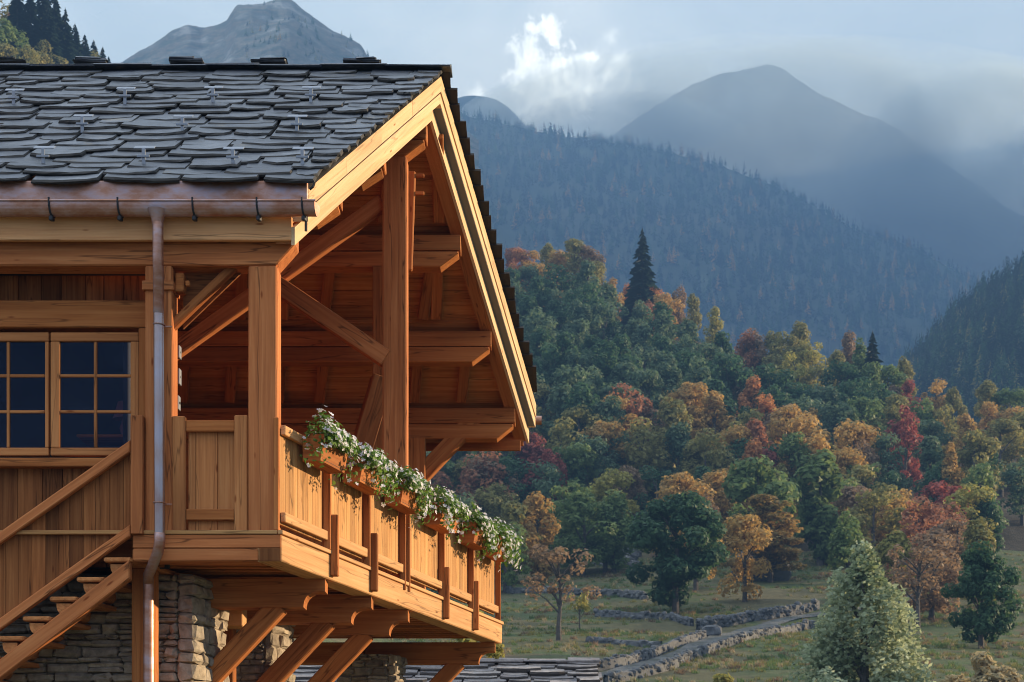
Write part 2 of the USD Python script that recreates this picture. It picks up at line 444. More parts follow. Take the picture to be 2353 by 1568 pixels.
def leafy(name, a, b, trans=0.45, rough=0.6):
    make(name, {
        "t": ("attribute", {"attribute": "tint"}),
        "r": ("rgb_ramp", {"ramp": [(0.0, a), (1.0, b)]}),
        "d": ("principled_bsdf", {"roughness": rough, "specular_ior_level": 0.25}),
        "s": ("translucent_bsdf", {}),
        "x": ("mix_closure", {"fac": trans}),
    }, [("t.fac", "r.fac"), ("r.color", "d.base_color"), ("r.color", "s.color"), ("d.BSDF", "x.closure1"), ("s.BSDF", "x.closure2")], surface="x.closure")


LEAF = {   # name: (darker, lighter)
    "dark_green": ((0.04, 0.09, 0.04), (0.085, 0.155, 0.062)),
    "blue_green": ((0.075, 0.125, 0.065), (0.155, 0.215, 0.105)),
    "mid_green": ((0.1, 0.155, 0.05), (0.21, 0.27, 0.08)),
    "olive": ((0.17, 0.165, 0.05), (0.36, 0.31, 0.09)),
    "yellow_green": ((0.24, 0.23, 0.05), (0.5, 0.42, 0.1)),
    "gold": ((0.3, 0.19, 0.055), (0.58, 0.36, 0.1)),
    "orange": ((0.34, 0.155, 0.05), (0.62, 0.27, 0.09)),
    "salmon": ((0.27, 0.115, 0.055), (0.46, 0.2, 0.095)),
    "red": ((0.22, 0.062, 0.042), (0.42, 0.11, 0.075)),
    "brown": ((0.19, 0.125, 0.07), (0.36, 0.235, 0.13)),
    "amber": ((0.2, 0.16, 0.05), (0.46, 0.28, 0.09)),
    "pale": ((0.332, 0.265, 0.138), (0.587, 0.470, 0.255)),
    "poplar": ((0.15, 0.20, 0.085), (0.68, 0.71, 0.46)),
    "spruce": ((0.014, 0.030, 0.023), (0.030, 0.053, 0.037)),
}
for k_, (a_, b_) in LEAF.items():
    leafy(f"leaf_{k_}", a_, b_)
leafy("box_leaf", (0.06, 0.14, 0.022), (0.20, 0.33, 0.06), trans=0.5)
leafy("petal", (0.74, 0.70, 0.73), (0.90, 0.88, 0.89), trans=0.35)
rocky("bark", [(0.3, (0.035, 0.028, 0.022)), (0.7, (0.10, 0.085, 0.07))], [(0, (1, 1, 1)), (1, (1, 1, 1))], fine=4, rough=0.95)


def ground_mat(name, cols, scale=0.02, fine=0.6, patch=None):
    make(name, {
        "g": ("geometry", {}),
        "m": ("mapping", {"scale": (1, 1, 2.5)}),
        "n1": ("noise_texture", {"scale": scale, "detail": 6.0, "roughness": 0.62}),
        "n2": ("noise_texture", {"scale": fine, "detail": 5.0, "roughness": 0.7}),
        "r1": ("rgb_ramp", {"ramp": cols}),
        "r2": ("rgb_ramp", {"ramp": [(0.3, (0.72, 0.72, 0.72)), (0.7, (1.25, 1.25, 1.25))]}),
        "x": ("mix_color", {"blend_type": "multiply", "fac": 1.0, "use_clamp": False}),
        "b": ("bump", {"strength": 0.5, "distance": 0.4}),
        "p": ("principled_bsdf", {"roughness": 0.95, "specular_ior_level": 0.1}),
    }, [("g.position", "m.vector"), ("m.vector", "n1.vector"), ("m.vector", "n2.vector"), ("n1.fac", "r1.fac"), ("n2.fac", "r2.fac"),
        ("r1.color", "x.a"), ("r2.color", "x.b"), ("x.result", "p.base_color"), ("n2.fac", "b.height"), ("b.normal", "p.normal")])


ground_mat("meadow", [(0.34, (0.115, 0.100, 0.052)), (0.46, (0.125, 0.112, 0.056)), (0.55, (0.082, 0.105, 0.042)), (0.66, (0.15, 0.100, 0.062))], 0.05, 0.9)
ground_mat("wood_floor", [(0.3, (0.045, 0.04, 0.025)), (0.7, (0.075, 0.055, 0.035))], 0.05, 0.4)
ground_mat("path_gravel", [(0.35, (0.10, 0.10, 0.075)), (0.5, (0.14, 0.135, 0.12)), (0.66, (0.19, 0.18, 0.165))], 0.6, 2.5)
ground_mat("spruce_ground", [(0.3, (0.018, 0.032, 0.022)), (0.5, (0.028, 0.040, 0.026)), (0.64, (0.04, 0.045, 0.03)), (0.75, (0.07, 0.06, 0.035))], 0.004, 0.03)
ground_mat("rock_face", [(0.36, (0.025, 0.036, 0.027)), (0.45, (0.05, 0.057, 0.046)), (0.50, (0.11, 0.09, 0.07)), (0.55, (0.05, 0.057, 0.048)), (0.64, (0.17, 0.165, 0.158))], 0.018, 0.14)
ground_mat("far_rock", [(0.36, (0.022, 0.030, 0.030)), (0.5, (0.042, 0.050, 0.048)), (0.64, (0.075, 0.078, 0.075)), (0.74, (0.13, 0.13, 0.13))], 0.004, 0.03)

# ================================================================ the chalet
U0 = 2359.1            # house lines of sight are given from the gable's vanishing point; stand() sets them right
SH["on"] = True
HOUSE = thing("timber_chalet", "timber chalet with slate roof, open gable porch and balcony over a stone base", "house")


def group_part(name, label=None, parent=HOUSE):
    x = UsdGeom.Xform.Define(stage, path_for(parent, name))
    tag(x.GetPrim(), label)
    return str(x.GetPath())


PITCH = math.atan(0.70)
CP, SP = math.cos(PITCH), math.sin(PITCH)
Y_RIDGE = 20.55
XF, XG = -7.0, -6.84           # balcony face; gable verge
XW = -8.16                     # line of the house wall below
X_LEFT = -12.4                 # the house goes on to the left of the picture
Z_FLOOR, Z_BEAM = 2.865, 2.61
Y0, Y1 = 16.78, 23.85          # balcony ends

# ---------------------------------------------------------------- roof: slates
ROOF = group_part("roof", "roof of thick dark slates laid in rough rounded courses")


def slate_mesh(w, L, t, rounding, n=7):
    """Lower edge at the origin pointing down the slope (-y); x across; z off the roof."""
    xs = np.linspace(-w / 2, w / 2, n)
    low = -rounding * (1 - (2 * xs / w) ** 2 * rng.uniform(0.85, 1.1)) + rng.uniform(-0.012, 0.012, n)
    skew = rng.uniform(-0.025, 0.025)
    low = low + skew * xs / w
    top = np.array([[w / 2 * 0.96, L], [-w / 2 * 0.96, L]])
    ring = np.vstack([np.stack([xs, low], 1), top])
    k = len(ring)
    ring[0, 0] += rng.uniform(0, 0.02); ring[n - 1, 0] -= rng.uniform(0, 0.02)
    inner = ring.copy(); inner[:n] += np.stack([-np.sign(xs) * 0.012, rng.uniform(0.008, 0.022, n)], 1)
    tt = np.full(k, t) + rng.uniform(-0.004, 0.004, k)
    mid = ring.copy(); mid[:n, 1] -= rng.uniform(-0.004, 0.010, n)
    V = np.vstack([np.c_[ring, np.zeros(k)], np.c_[mid, tt * rng.uniform(0.45, 0.6, k)], np.c_[inner, tt], np.c_[inner, tt]])
    Fc = []
    for lay in (0, 1):
        for i in range(k):
            a, b = lay * k + i, lay * k + (i + 1) % k
            Fc += [(a, b, b + k), (a, b + k, a + k)]
    for i in range(1, k - 1):
        Fc += [(3 * k, 3 * k + i, 3 * k + i + 1), (0, i + 1, i)]
    return V, np.array(Fc)


ROWS, RUN = 22, 3.93
SL = RUN / CP
EXPO = (SL - 0.06) / ROWS
YE, ZE = 16.64, 6.075           # lower edge of the roof deck


def place_slate(s, xc, w, near=True, name="slate", L=0.46):
    L = min(L, SL - s + 0.03)
    t = rng.uniform(0.024, 0.040)
    V, Fc = slate_mesh(w, L, t, rng.uniform(0.035, 0.095))
    tilt = math.radians(rng.uniform(3.2, 6.2))
    twist = math.radians(rng.uniform(-1.6, 1.6))
    roll = math.radians(rng.uniform(-2.0, 2.0))
    g = V * np.array([1, 1, 1]) + offs()
    c, sn = math.cos(twist), math.sin(twist)
    V = np.stack([V[:, 0] * c - V[:, 1] * sn, V[:, 0] * sn + V[:, 1] * c, V[:, 2]], 1)
    z = V[:, 2] + (L - V[:, 1]) * math.sin(tilt) + V[:, 0] * math.sin(roll) + 0.004
    y = V[:, 1] + s
    X = xc + V[:, 0]
    if near:
        P = np.stack([X, YE + y * CP - z * SP, ZE + y * SP + z * CP], 1)
    else:
        P = np.stack([2 * xc - X, 2 * Y_RIDGE - (YE + y * CP - z * SP), ZE + y * SP + z * CP], 1)
        Fc = Fc
    emit(ROOF, name, P, Fc, "slate", grain=g, tint=np.r_[np.zeros(len(P) * 3 // 4), np.ones(len(P) // 4)])


for r in range(ROWS):
    s = 0.03 + r * EXPO
    yy = YE + s * CP
    xl = px(-40, yy)
    x = -6.60 + rng.uniform(-0.025, 0.015)
    first = True
    while x > xl:
        w = rng.uniform(0.38, 0.85)
        if first:
            w = rng.uniform(0.22, 0.6)
        place_slate(s + rng.uniform(-0.018, 0.018), x - w / 2, w - rng.uniform(0.004, 0.03))
        x -= w
        first = False
for r in range(ROWS):
    s = 0.03 + r * EXPO
    w = rng.uniform(0.4, 0.6)
    place_slate(s + rng.uniform(-0.015, 0.015), -6.60 - w / 2 + rng.uniform(-0.02, 0.02), w, near=False)
# the rest of the far slope, out of sight from the front
def far_pt(x, s, z): return [x, 2 * Y_RIDGE - (YE + s * CP - z * SP), ZE + s * SP + z * CP]
v8 = np.array([far_pt(x, s, z) for x in (X_LEFT, -7.0) for s in (0.0, SL) for z in (0.03, 0.09)])
hv, hf = hull(v8)
with askew():
    emit(ROOF, "far_slope", hv, hf, "slate", grain=hv, tint=np.ones(len(hv)))
# ridge stones
zr = ZE + SL * SP + 0.055
x = -6.585
i = 0
while x > -12.0:
    w = rng.uniform(0.62, 0.86)
    V, Fc = cbox(w, 0.34, 0.024, 0.008)
    V = V + rng.uniform(-0.006, 0.006, V.shape)
    P = V.copy(); P[:, 2] -= np.abs(V[:, 1]) * 0.35
    P += np.array([x - w / 2 + 0.02, Y_RIDGE, zr + 0.012 + (0.010 if i % 2 else 0)])
    emit(ROOF, "ridge_stone", P, Fc, "slate", grain=V + offs(), tint=np.full(len(P), 1.0))
    x -= w * 0.97; i += 1
for u in (25, 222, 437, 632, 840):
    xc = px(u, Y_RIDGE)
    for k in range(2):
        V, Fc = cbox(rng.uniform(0.36, 0.46) - 0.14 * k, 0.24, 0.028, 0.013)
        V = V + rng.uniform(-0.012, 0.012, V.shape)
        P = V + np.array([xc + rng.uniform(-0.05, 0.05), Y_RIDGE, zr + 0.036 + 0.022 * k])
        emit(ROOF, "ridge_weight_stone", P, Fc, "slate", grain=V + offs(), tint=np.full(len(P), 1.0))
# snow guards: an upright with a cross bar and a flat plate above
for u, v in ((32, 236), (288, 232), (490, 230), (715, 230), (190, 297), (420, 298), (683, 298), (100, 372), (331, 372), (536, 374), (696, 374)):
    # depth of the roof plane along this line of sight
    k = (V0 - v) / F
    Yg = (ZE + 0.10 - YE * 0.70) / (k - 0.70)
    xg = px(u, Yg); zg = pz(v, Yg) - 0.04
    parts = []
    def add(L, w, h, c): 
        V, Fc = cbox(L, w, h, 0.004); parts.append((V + c, Fc))
    add(0.036, 0.010, 0.17, (0, 0, 0.085)); add(0.125, 0.012, 0.024, (0, -0.010, 0.090))
    V, Fc = cbox(0.20, 0.075, 0.008, 0.003)
    V = np.stack([V[:, 0], V[:, 1] * CP - V[:, 2] * SP, V[:, 1] * SP + V[:, 2] * CP], 1)
    parts.append((V + np.array([0, 0.045, 0.195]), Fc))
    V, Fc = join(parts)
    emit(ROOF, "snow_guard", V + np.array([xg, Yg, zg]), Fc, "zinc")

# ---------------------------------------------------------------- roof: deck, verge boards
def slope_z(y, z_ridge): return z_ridge - 0.705 * abs(y - Y_RIDGE)


def verge(name, x0, x1, zb, zt, ya, yb, near, m="verge_timber", pieces=1, label=None):
    """A sloping board with plumb ends between the lines zb and zt (heights at the ridge), from depth ya to yb."""
    ys = np.linspace(ya, yb, pieces + 1)
    for i in range(pieces):
        a, b = ys[i], ys[i + 1]
        g = 0.0015 if pieces > 1 else 0.0
        poly = [(a + g, slope_z(a + g, zb)), (b - g, slope_z(b - g, zb)), (b - g, slope_z(b - g, zt)), (a + g, slope_z(a + g, zt))]
        V = []
        for x in (x0, x1):
            for s, t in poly:
                V.append((x + (rng.uniform(-0.002, 0.002) if pieces > 1 else 0), s, t))
        V = np.array(V)
        hv, hf = hull(V)
        d = np.array([0, CP, -SP if not near else SP])
        n = np.array([0, -d[2], d[1]])
        gr = (np.stack([hv[:, 0], hv @ d, hv @ n], 1) if name in ("ceiling_board", "deck") else np.stack([hv @ d, hv[:, 0], hv @ n], 1)) + offs()
        with askew():
            emit(ROOF, name, hv, hf, m, grain=gr, label=label)


YN, YFa = 16.70, 24.56
for near, ya, yb in ((True, YN, Y_RIDGE), (False, Y_RIDGE, YFa)):
    verge("lower_verge_board", XG - 0.035, XG, 8.268, 8.435, ya if near else ya, yb, near, pieces=1)
    verge("middle_verge_board", -6.90, -6.745, 8.462, 8.575, ya + (0.07 if near else 0), yb - (0 if near else 0.03), near, pieces=1)
    verge("upper_verge_board", -6.92, -6.735, 8.600, 8.775, ya + (0.05 if near else 0), yb - (0 if near else 0.03), near, pieces=4 if near else 1)
    verge("verge_batten", -6.92, -6.775, 8.575, 8.600, ya + 0.07, yb - 0.04, near, m="membrane")
    # boarding seen from below, board by board on the far slope
    if near:
        verge("deck", X_LEFT, -6.90, 8.40, 8.60, ya + 0.06, yb - 0.01, near, m="boards")
    else:
        n = 21
        for i in range(n):
            a = ya + (yb - 0.03 - ya) * i / n; b = ya + (yb - 0.03 - ya) * (i + 1) / n
            dz = rng.uniform(-0.045, 0.012)
            verge("ceiling_board", X_LEFT, -6.905, 8.435 + dz, 8.50, a + 0.006, b - 0.006, near, m="boards")
        verge("deck", X_LEFT, -6.93, 8.505, 8.75, ya + 0.01, yb - 0.06, near, m="boards")
        verge("soffit_strip", -6.90, -6.748, 8.448, 8.460, ya + 0.05, yb - 0.06, near, m="membrane")
    verge("verge_rafter", -7.03, XG - 0.040, 8.27, 8.43, ya + 0.03, yb - 0.03, near, m="timber")
# far eave board across the rafter ends
slab(ROOF, "far_eave_board", X_LEFT, -6.90, 24.50, 24.545, 5.40, 5.585, "timber")
slab(ROOF, "far_eave_board", X_LEFT, -6.90, 24.36, 24.40, 5.30, 5.44, "timber")

# slanting struts beneath the boarding of the far slope
def on_far(x, y, drop): return np.array([x, y, slope_z(y, 8.425) - drop])


for ytop, ybot, spots in ((21.93, 22.93, [(1000, 972), (768, 744), (560, 552), (652, 650), (1008, 1003)]), (23.15, 24.05, [(750, 734), (965, 952), (1075, 1060), (535, 528), (645, 640), (425, 420)]), (20.8, 21.75, [(1005, 1010), (905, 880)])):
    for u0_, u1_ in spots:
        p0, p1 = on_far(px(u0_, ytop), ytop, 0.055), on_far(px(u1_, ybot), ybot, 0.055)
        member(HOUSE, "strut", p0, p1, 0.145, 0.10, "timber", up=(0, 0.57, 0.82))

# ---------------------------------------------------------------- purlins: two beams one on the other, lower one bevelled
def purlin(yf, zt, zb, xl=X_LEFT, xr=-6.875, d=0.25):
    zm = (zt + zb) / 2
    slab(HOUSE, "purlin", xl, xr, yf, yf + d, zm + 0.004, zt, "timber", wobble=0.003)
    prism(HOUSE, "purlin", [(xl, zb), (xr - 0.25, zb), (xr - 0.03, zm - 0.03), (xr - 0.03, zm - 0.003), (xl, zm - 0.003)], yf + 0.004, yf + d - 0.004, m="timber")


purlin(21.70, 7.345, 6.955)
purlin(22.95, 6.53, 6.135)
purlin(24.02, 5.80, 5.385)
purlin(19.12, 7.36, 7.02)
purlin(17.90, 6.55, 6.19)
purlin(20.42, 8.20, 7.81, xr=-6.86)
# wall plate under the eave
prism(HOUSE, "wall_plate", [(X_LEFT, 5.397), (-7.06, 5.397), (-6.88, 5.60), (-6.88, 5.80), (X_LEFT, 5.80)], 16.80, 17.07, m="weathered_timber")
slab(HOUSE, "eave_board", X_LEFT, -6.865, 16.70, 16.745, 5.598, 5.822, "eave_wood", wobble=0.003)
slab(HOUSE, "eave_board", X_LEFT, -6.90, 16.75, 16.79, 5.83, 5.99, "timber")

# ---------------------------------------------------------------- posts and braces
slab(HOUSE, "post", -7.322, -7.048, 16.80, 17.07, Z_FLOOR, 5.394, "weathered_timber", axis=2, c=0.014, wobble=0.002)
slab(HOUSE, "post", -8.29, -8.035, 16.80, 17.06, Z_FLOOR, 5.394, "weathered_timber", axis=2, c=0.012)
slab(HOUSE, "post", -7.362, -7.085, 20.42, 20.69, Z_FLOOR, 7.808, "weathered_timber", axis=2, c=0.014, wobble=0.002)
slab(HOUSE, "post", -7.93, -7.68, 21.66, 21.90, Z_FLOOR, 6.95, "timber", axis=2)
slab(HOUSE, "post", -8.30, -8.05, 23.9, 24.14, Z_FLOOR, 5.38, "timber", axis=2)
slab(HOUSE, "post_head", -8.31, -8.01, 16.778, 17.08, 5.16, 5.25, "weathered_timber", axis=0)
# joint at the head of the left post: tie end with its peg
slab(HOUSE, "tie_end", -8.035, -7.955, 16.86, 17.0, 5.17, 5.35, "timber", axis=0, c=0.01)
member(HOUSE, "peg", (-7.955, 16.90, 5.255), (-7.915, 16.90, 5.255), 0.045, 0.05, "timber", c=0.006)
# long diagonal and its counter brace in the plane of the ridge, running to the ridge post
member(HOUSE, "brace", at(380, 824, 20.56), at(880, 466, 20.56), 0.14, 0.17, "weathered_timber", wobble=0.002)
member(HOUSE, "brace", at(628, 650, 20.48), at(888, 826, 20.48), 0.14, 0.20, "weathered_timber", wobble=0.002)
# other braces
member(HOUSE, "brace", at(378, 768, 16.93), at(545, 607, 16.93), 0.10, 0.08, "timber")
V, Fc = extrude([(-8.03, 4.86), (-7.48, 5.39), (-8.03, 5.39)], 17.01, 17.04, "xz")
emit(HOUSE, "corner_panel", V, Fc, "shade_side_boards", grain=V[:, [0, 1, 2]] + offs())
member(HOUSE, "brace", at(818, 1075, 21.62), at(878, 870, 21.72), 0.22, 0.25, "timber")
member(HOUSE, "brace", at(930, 1135, 24.12), at(1098, 955, 24.12), 0.19, 0.22, "timber")
# knee piece behind the ridge post, with two pegs
member(HOUSE, "knee_piece", (-7.145, 20.75, 7.75), (-7.185, 20.75, 6.6), 0.10, 0.085, "timber", up=(0, 1, 0))
for v in (404, 445):
    p = at(951, v, 20.75)
    member(HOUSE, "peg", p, p + np.array([0.12, 0, 0]), 0.04, 0.04, "timber", c=0.006)
slab(HOUSE, "tie_block", px(936, 24.0), px(962, 24.0), 23.98, 24.05, 5.26, 5.375, "pale_timber")

# ---------------------------------------------------------------- gable wall and back wall inside the porch
PORCH = group_part("porch_wall", "shaded plank wall at the back of the porch")
y = 17.4
while y < 24.0:
    w = rng.uniform(0.16, 0.24)
    with askew():
        slab(PORCH, "plank", -11.62, -11.58 + rng.uniform(0, 0.006), y, min(y + w - 0.004, 24.0), Z_FLOOR, 8.0, "boards", axis=2, c=0.004)
    y += w
x = -11.55
while x < -8.35:
    w = rng.uniform(0.15, 0.22)
    zt = 5.36
    if -10.95 < x < -10.45:
        slab(PORCH, "plank", x, min(x + w - 0.004, -8.3), 24.05, 24.09, 5.1, zt, "boards", axis=2, c=0.004)
    else:
        slab(PORCH, "plank", x, min(x + w - 0.004, -8.3), 24.05, 24.09, Z_FLOOR, zt, "boards", axis=2, c=0.004)
    x += w
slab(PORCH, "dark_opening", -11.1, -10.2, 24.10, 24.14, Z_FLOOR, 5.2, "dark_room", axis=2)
# small metal fittings on the inner side of the left post
for u, v0_, v1_, m_ in ((407, 797, 824, "dark_iron"), (407, 850, 884, "dark_iron"), (405, 912, 942, "dark_iron")):
    a, b = at(u - 3, v1_, 17.12), at(u + 7, v0_, 17.12)
    g = group_part("wall_light", "small black metal light on the post")
    slab(g, "housing", a[0], b[0], 17.08, 17.16, a[2], b[2], "dark_iron", c=0.006)
    slab(g, "rim", b[0] + 0.001, b[0] + 0.016, 17.075, 17.165, a[2] - 0.004, b[2] + 0.004, "zinc", c=0.003)
    slab(g, "bracket", XW + 0.06, a[0] - 0.001, 17.10, 17.13, (a[2] + b[2]) / 2 - 0.01, (a[2] + b[2]) / 2 + 0.01, "dark_iron", c=0.003)

# ---------------------------------------------------------------- front wall with its window
WALL = group_part("front_wall", "front wall of planks around a wide window")
YW = 17.18
slab(WALL, "lintel_beam", X_LEFT, -8.295, 17.10, 17.34, pz(752, 17.1), pz(690, 17.1), "timber")
def plank_row(parent, x0, x1, y, z0, z1, wmin, wmax, m="shade_side_boards", name="plank", t=0.035):
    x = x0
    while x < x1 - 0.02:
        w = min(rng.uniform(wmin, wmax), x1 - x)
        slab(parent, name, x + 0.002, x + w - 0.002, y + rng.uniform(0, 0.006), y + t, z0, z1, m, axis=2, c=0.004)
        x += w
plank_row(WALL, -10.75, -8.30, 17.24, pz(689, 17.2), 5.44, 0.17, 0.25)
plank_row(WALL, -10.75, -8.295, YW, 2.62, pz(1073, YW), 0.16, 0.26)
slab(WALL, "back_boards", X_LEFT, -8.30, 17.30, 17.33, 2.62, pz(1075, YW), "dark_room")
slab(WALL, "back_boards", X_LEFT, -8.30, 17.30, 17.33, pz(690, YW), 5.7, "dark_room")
slab(WALL, "sill_beam", X_LEFT, -8.30, 17.08, 17.30, pz(1072, 17.08), pz(1052, 17.08), "timber")
slab(WALL, "jamb_post", px(318, 17.1), -8.296, 17.10, 17.30, pz(1050, 17.1), pz(754, 17.1), "timber", axis=2)
WIN = group_part("window", "casement window of small square panes in a larch frame")
def vframe(name, u0_, u1_, v0_, v1_, y, d, axis, m="shade_side_planks"):
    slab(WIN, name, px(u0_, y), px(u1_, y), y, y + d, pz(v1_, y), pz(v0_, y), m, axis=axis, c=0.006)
YF = 17.11
for (l, r) in ((-110, 112), (116, 318)):
    vframe("head_rail", l, r, 764, 784, YF, 0.06, 0)
    vframe("sill_rail", l, r, 1029, 1047, YF, 0.06, 0)
    vframe("stile", l, l + 21 if l > 0 else l + 20, 785, 1028.5, YF + 0.002, 0.056, 2)
    vframe("stile", r - 18 if r > 200 else r - 9, r, 785, 1028.5, YF + 0.002, 0.056, 2)
    a, b = (l + 21, r - 18) if r > 200 else (l + 20, r - 9)
    mids = [(a + b) / 2 + 0.5] if r > 200 else [18.5, -60]
    for mm in mids:
        vframe("glazing_bar", mm - 3.6, mm + 3.6, 785, 1028.5, YF + 0.012, 0.035, 2)
    for vv in (863.5, 946):
        vframe("glazing_bar", a, b, vv - 3.4, vv + 3.4, YF + 0.016, 0.028, 0)
    edges = [a] + sorted(mids) + [b]
    rows = [784, 863.5, 946, 1029]
    for i in range(len(edges) - 1):
        for j in range(3):
            y = YF + 0.028 + rng.uniform(-0.001, 0.001)
            tl = rng.uniform(-0.0025, 0.0025, 4)
            q = [(edges[i], rows[j]), (edges[i + 1], rows[j]), (edges[i + 1], rows[j + 1]), (edges[i], rows[j + 1])]
            V = np.array([(px(a_, y), y + tl[n_], pz(b_, y)) for n_, (a_, b_) in enumerate(q)])
            emit(WIN, "pane", V, [(0, 3, 2, 1)], "pane")
# the room behind the window
ROOM = group_part("room", "dim room behind the window panes")
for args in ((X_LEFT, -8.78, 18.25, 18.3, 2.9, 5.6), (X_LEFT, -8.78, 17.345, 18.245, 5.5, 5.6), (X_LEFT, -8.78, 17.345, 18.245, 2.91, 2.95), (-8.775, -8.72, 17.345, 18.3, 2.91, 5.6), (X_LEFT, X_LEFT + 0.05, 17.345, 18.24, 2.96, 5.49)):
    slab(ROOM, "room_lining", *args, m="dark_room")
p = at(284, 1008, 17.7)
LAMP = thing("table_lamp", "small table lamp with dusky red shade behind the chalet window", "lamp", p + np.array([SKEW * p[1], 0, 0]))
def lathe(profile, n=18):
    V, Fc = [], []
    for r_, z_ in profile:
        th = np.arange(n) / n * 2 * np.pi
        V.append(np.c_[np.cos(th) * r_, np.sin(th) * r_, np.full(n, z_)])
    V = np.vstack(V)
    for i in range(len(profile) - 1):
        for k in range(n):
            a, b = i * n + k, i * n + (k + 1) % n
            Fc.append((a, b, b + n, a + n))
    return V, np.array(Fc)
V, Fc = lathe([(0.105, 0.19), (0.055, 0.36)]); emit(LAMP, "shade", V, Fc, "lamp_shade", smooth=True)
V, Fc = lathe([(0.0, 0.0), (0.07, 0.0), (0.07, 0.02), (0.02, 0.03), (0.04, 0.10), (0.015, 0.18), (0.012, 0.22)]); emit(LAMP, "base", V, Fc, "lamp_shade", smooth=True)
SIDE = group_part("window_shelf", parent=HOUSE)
slab(SIDE, "shelf_board", px(200, 17.7), px(318, 17.7), 17.5, 17.9, p[2] - 0.03, p[2], "timber")

# ---------------------------------------------------------------- eave: copper fascia, gutter, downpipe
SH["mode"] = "askew"
GUT = group_part("gutter", "copper gutter with brackets and drip board under the slates")
slab(GUT, "copper_fascia", X_LEFT, -6.715, 16.672, 16.70, 5.96, 6.145, "copper", c=0.004)
n = 12
th = np.linspace(0, np.pi, n)
yc, zc, rr = 16.605, 5.912, 0.064
for tag_, xa, xb in (("gutter_trough", X_LEFT, -6.60),):
    out = np.stack([yc - np.cos(th) * rr, zc - np.sin(th) * rr * 1.95], 1)
    inn = np.stack([yc - np.cos(th) * (rr - 0.004), zc - np.sin(th) * (rr * 1.95 - 0.004)], 1)[::-1]
    ring = np.vstack([out, inn])
    V = np.vstack([np.c_[np.full(len(ring), x_), ring] for x_ in (xa, xb)])
    k = len(ring)
    Fc = np.array([(i, i + k, (i + 1) % k + k, (i + 1) % k) for i in range(k)])
    emit(GUT, tag_, V, Fc, "copper")
V, Fc = tube([(X_LEFT, yc - rr, zc + 0.004), (-6.585, yc - rr, zc + 0.004)], 0.011, 8)
emit(GUT, "gutter_bead", V, Fc, "copper", smooth=True)
V = np.vstack([[(-6.601, yc, zc)], np.c_[np.full(n, -6.601), yc - np.cos(th) * rr, zc - np.sin(th) * rr * 1.95]])
V = np.vstack([V, V + np.array([0.006, 0, 0])])
Fc = [(0, i, i + 1) for i in range(1, n)] + [(n + 1, n + 2 + i, n + 1 + i) for i in range(1, n)]
emit(GUT, "end_cap", V, Fc, "copper")
for u in (110, 268, 440, 588, 692):
    xg = px(u, 16.52)
    parts = []
    V = np.c_[np.full(n, xg), yc - np.cos(th) * (rr + 0.006), zc - np.sin(th) * (rr * 1.95 + 0.006)]
    parts.append(tube(np.vstack([[xg, yc - rr - 0.006, zc + 0.03], V]), 0.009, 6))
    V2, F2 = cbox(0.035, 0.05, 0.045, 0.006); parts.append((V2 + np.array([xg, yc - 0.02, zc - rr * 1.95 - 0.025]), F2))
    V, Fc = join(parts)
    emit(GUT, "gutter_bracket", V, Fc, "dark_iron")
V2, F2 = join([tube([(-6.66, 16.60, 6.04), (-6.625, 16.59, 6.06), (-6.61, 16.585, 6.10)], 0.012, 6), tube([(-6.72, 16.66, 5.83), (-6.72, 16.66, 5.67)], 0.013, 6)])
emit(GUT, "eave_hook", V2, F2, "dark_iron")
PIPE = group_part("downpipe", "copper downpipe with bends and two wall clips")
pu = lambda u, v, y: at(u, v, y)
V, Fc = lathe([(0.085, 0.0), (0.062, -0.06), (0.046, -0.12), (0.045, -0.15)], 16)
q = pu(362, 482, 16.58)
emit(PIPE, "hopper", V + q, Fc, "copper", smooth=True)
V, Fc = tube([pu(363, 512, 16.58), pu(363, 590, 16.58), pu(364, 622, 16.60), pu(364, 668, 16.66), pu(364, 692, 16.69), pu(364.5, 720, 16.70)], 0.046, 14)
emit(PIPE, "upper_pipe", V, Fc, "copper", smooth=True)
V, Fc = tube([pu(364.5, 712, 16.70), pu(366, 1000, 16.70), pu(367, 1236, 16.70)], 0.0445, 14)
emit(PIPE, "pipe", V, Fc, "bright_pipe", smooth=True)
V, Fc = tube([pu(367, 1225, 16.70), pu(367, 1245, 16.70), pu(363, 1268, 16.72), pu(348, 1306, 16.86), pu(341, 1322, 16.95), pu(341, 1340, 17.0)], 0.047, 14)
emit(PIPE, "elbow", V, Fc, "copper", smooth=True)
V, Fc = tube([pu(341, 1332, 17.0), pu(342, 1600, 17.0), pu(343, 2400, 17.0)], 0.046, 14)
emit(PIPE, "lower_pipe", V, Fc, "copper", smooth=True)
for v in (746, 1156):
    c0 = pu(366, v, 16.70)
    th_ = np.linspace(0, 2 * np.pi, 17)
    V, Fc = tube(np.c_[c0[0] + np.cos(th_) * 0.048, c0[1] + np.sin(th_) * 0.048, np.full(17, c0[2])], 0.007, 6)
    V2, F2 = cbox(0.17, 0.012, 0.016, 0.003)
    V, Fc = join([(V, Fc), (V2 + c0 + np.array([0, 0.07, 0]), F2)])
    emit(PIPE, "pipe_clip", V, Fc, "copper")
SH["mode"] = "square"
slab(HOUSE, "lower_post", px(312, 17.2), px(362, 17.2), 17.12, 17.36, -1.8, 2.60, "timber", axis=2)

# gutter on the far side, its end showing past the verge
V, Fc = tube([(X_LEFT, 24.74, 5.80), (-6.70, 24.74, 5.80)], 0.062, 12)
emit(GUT, "far_gutter", V, Fc, "copper", smooth=True)

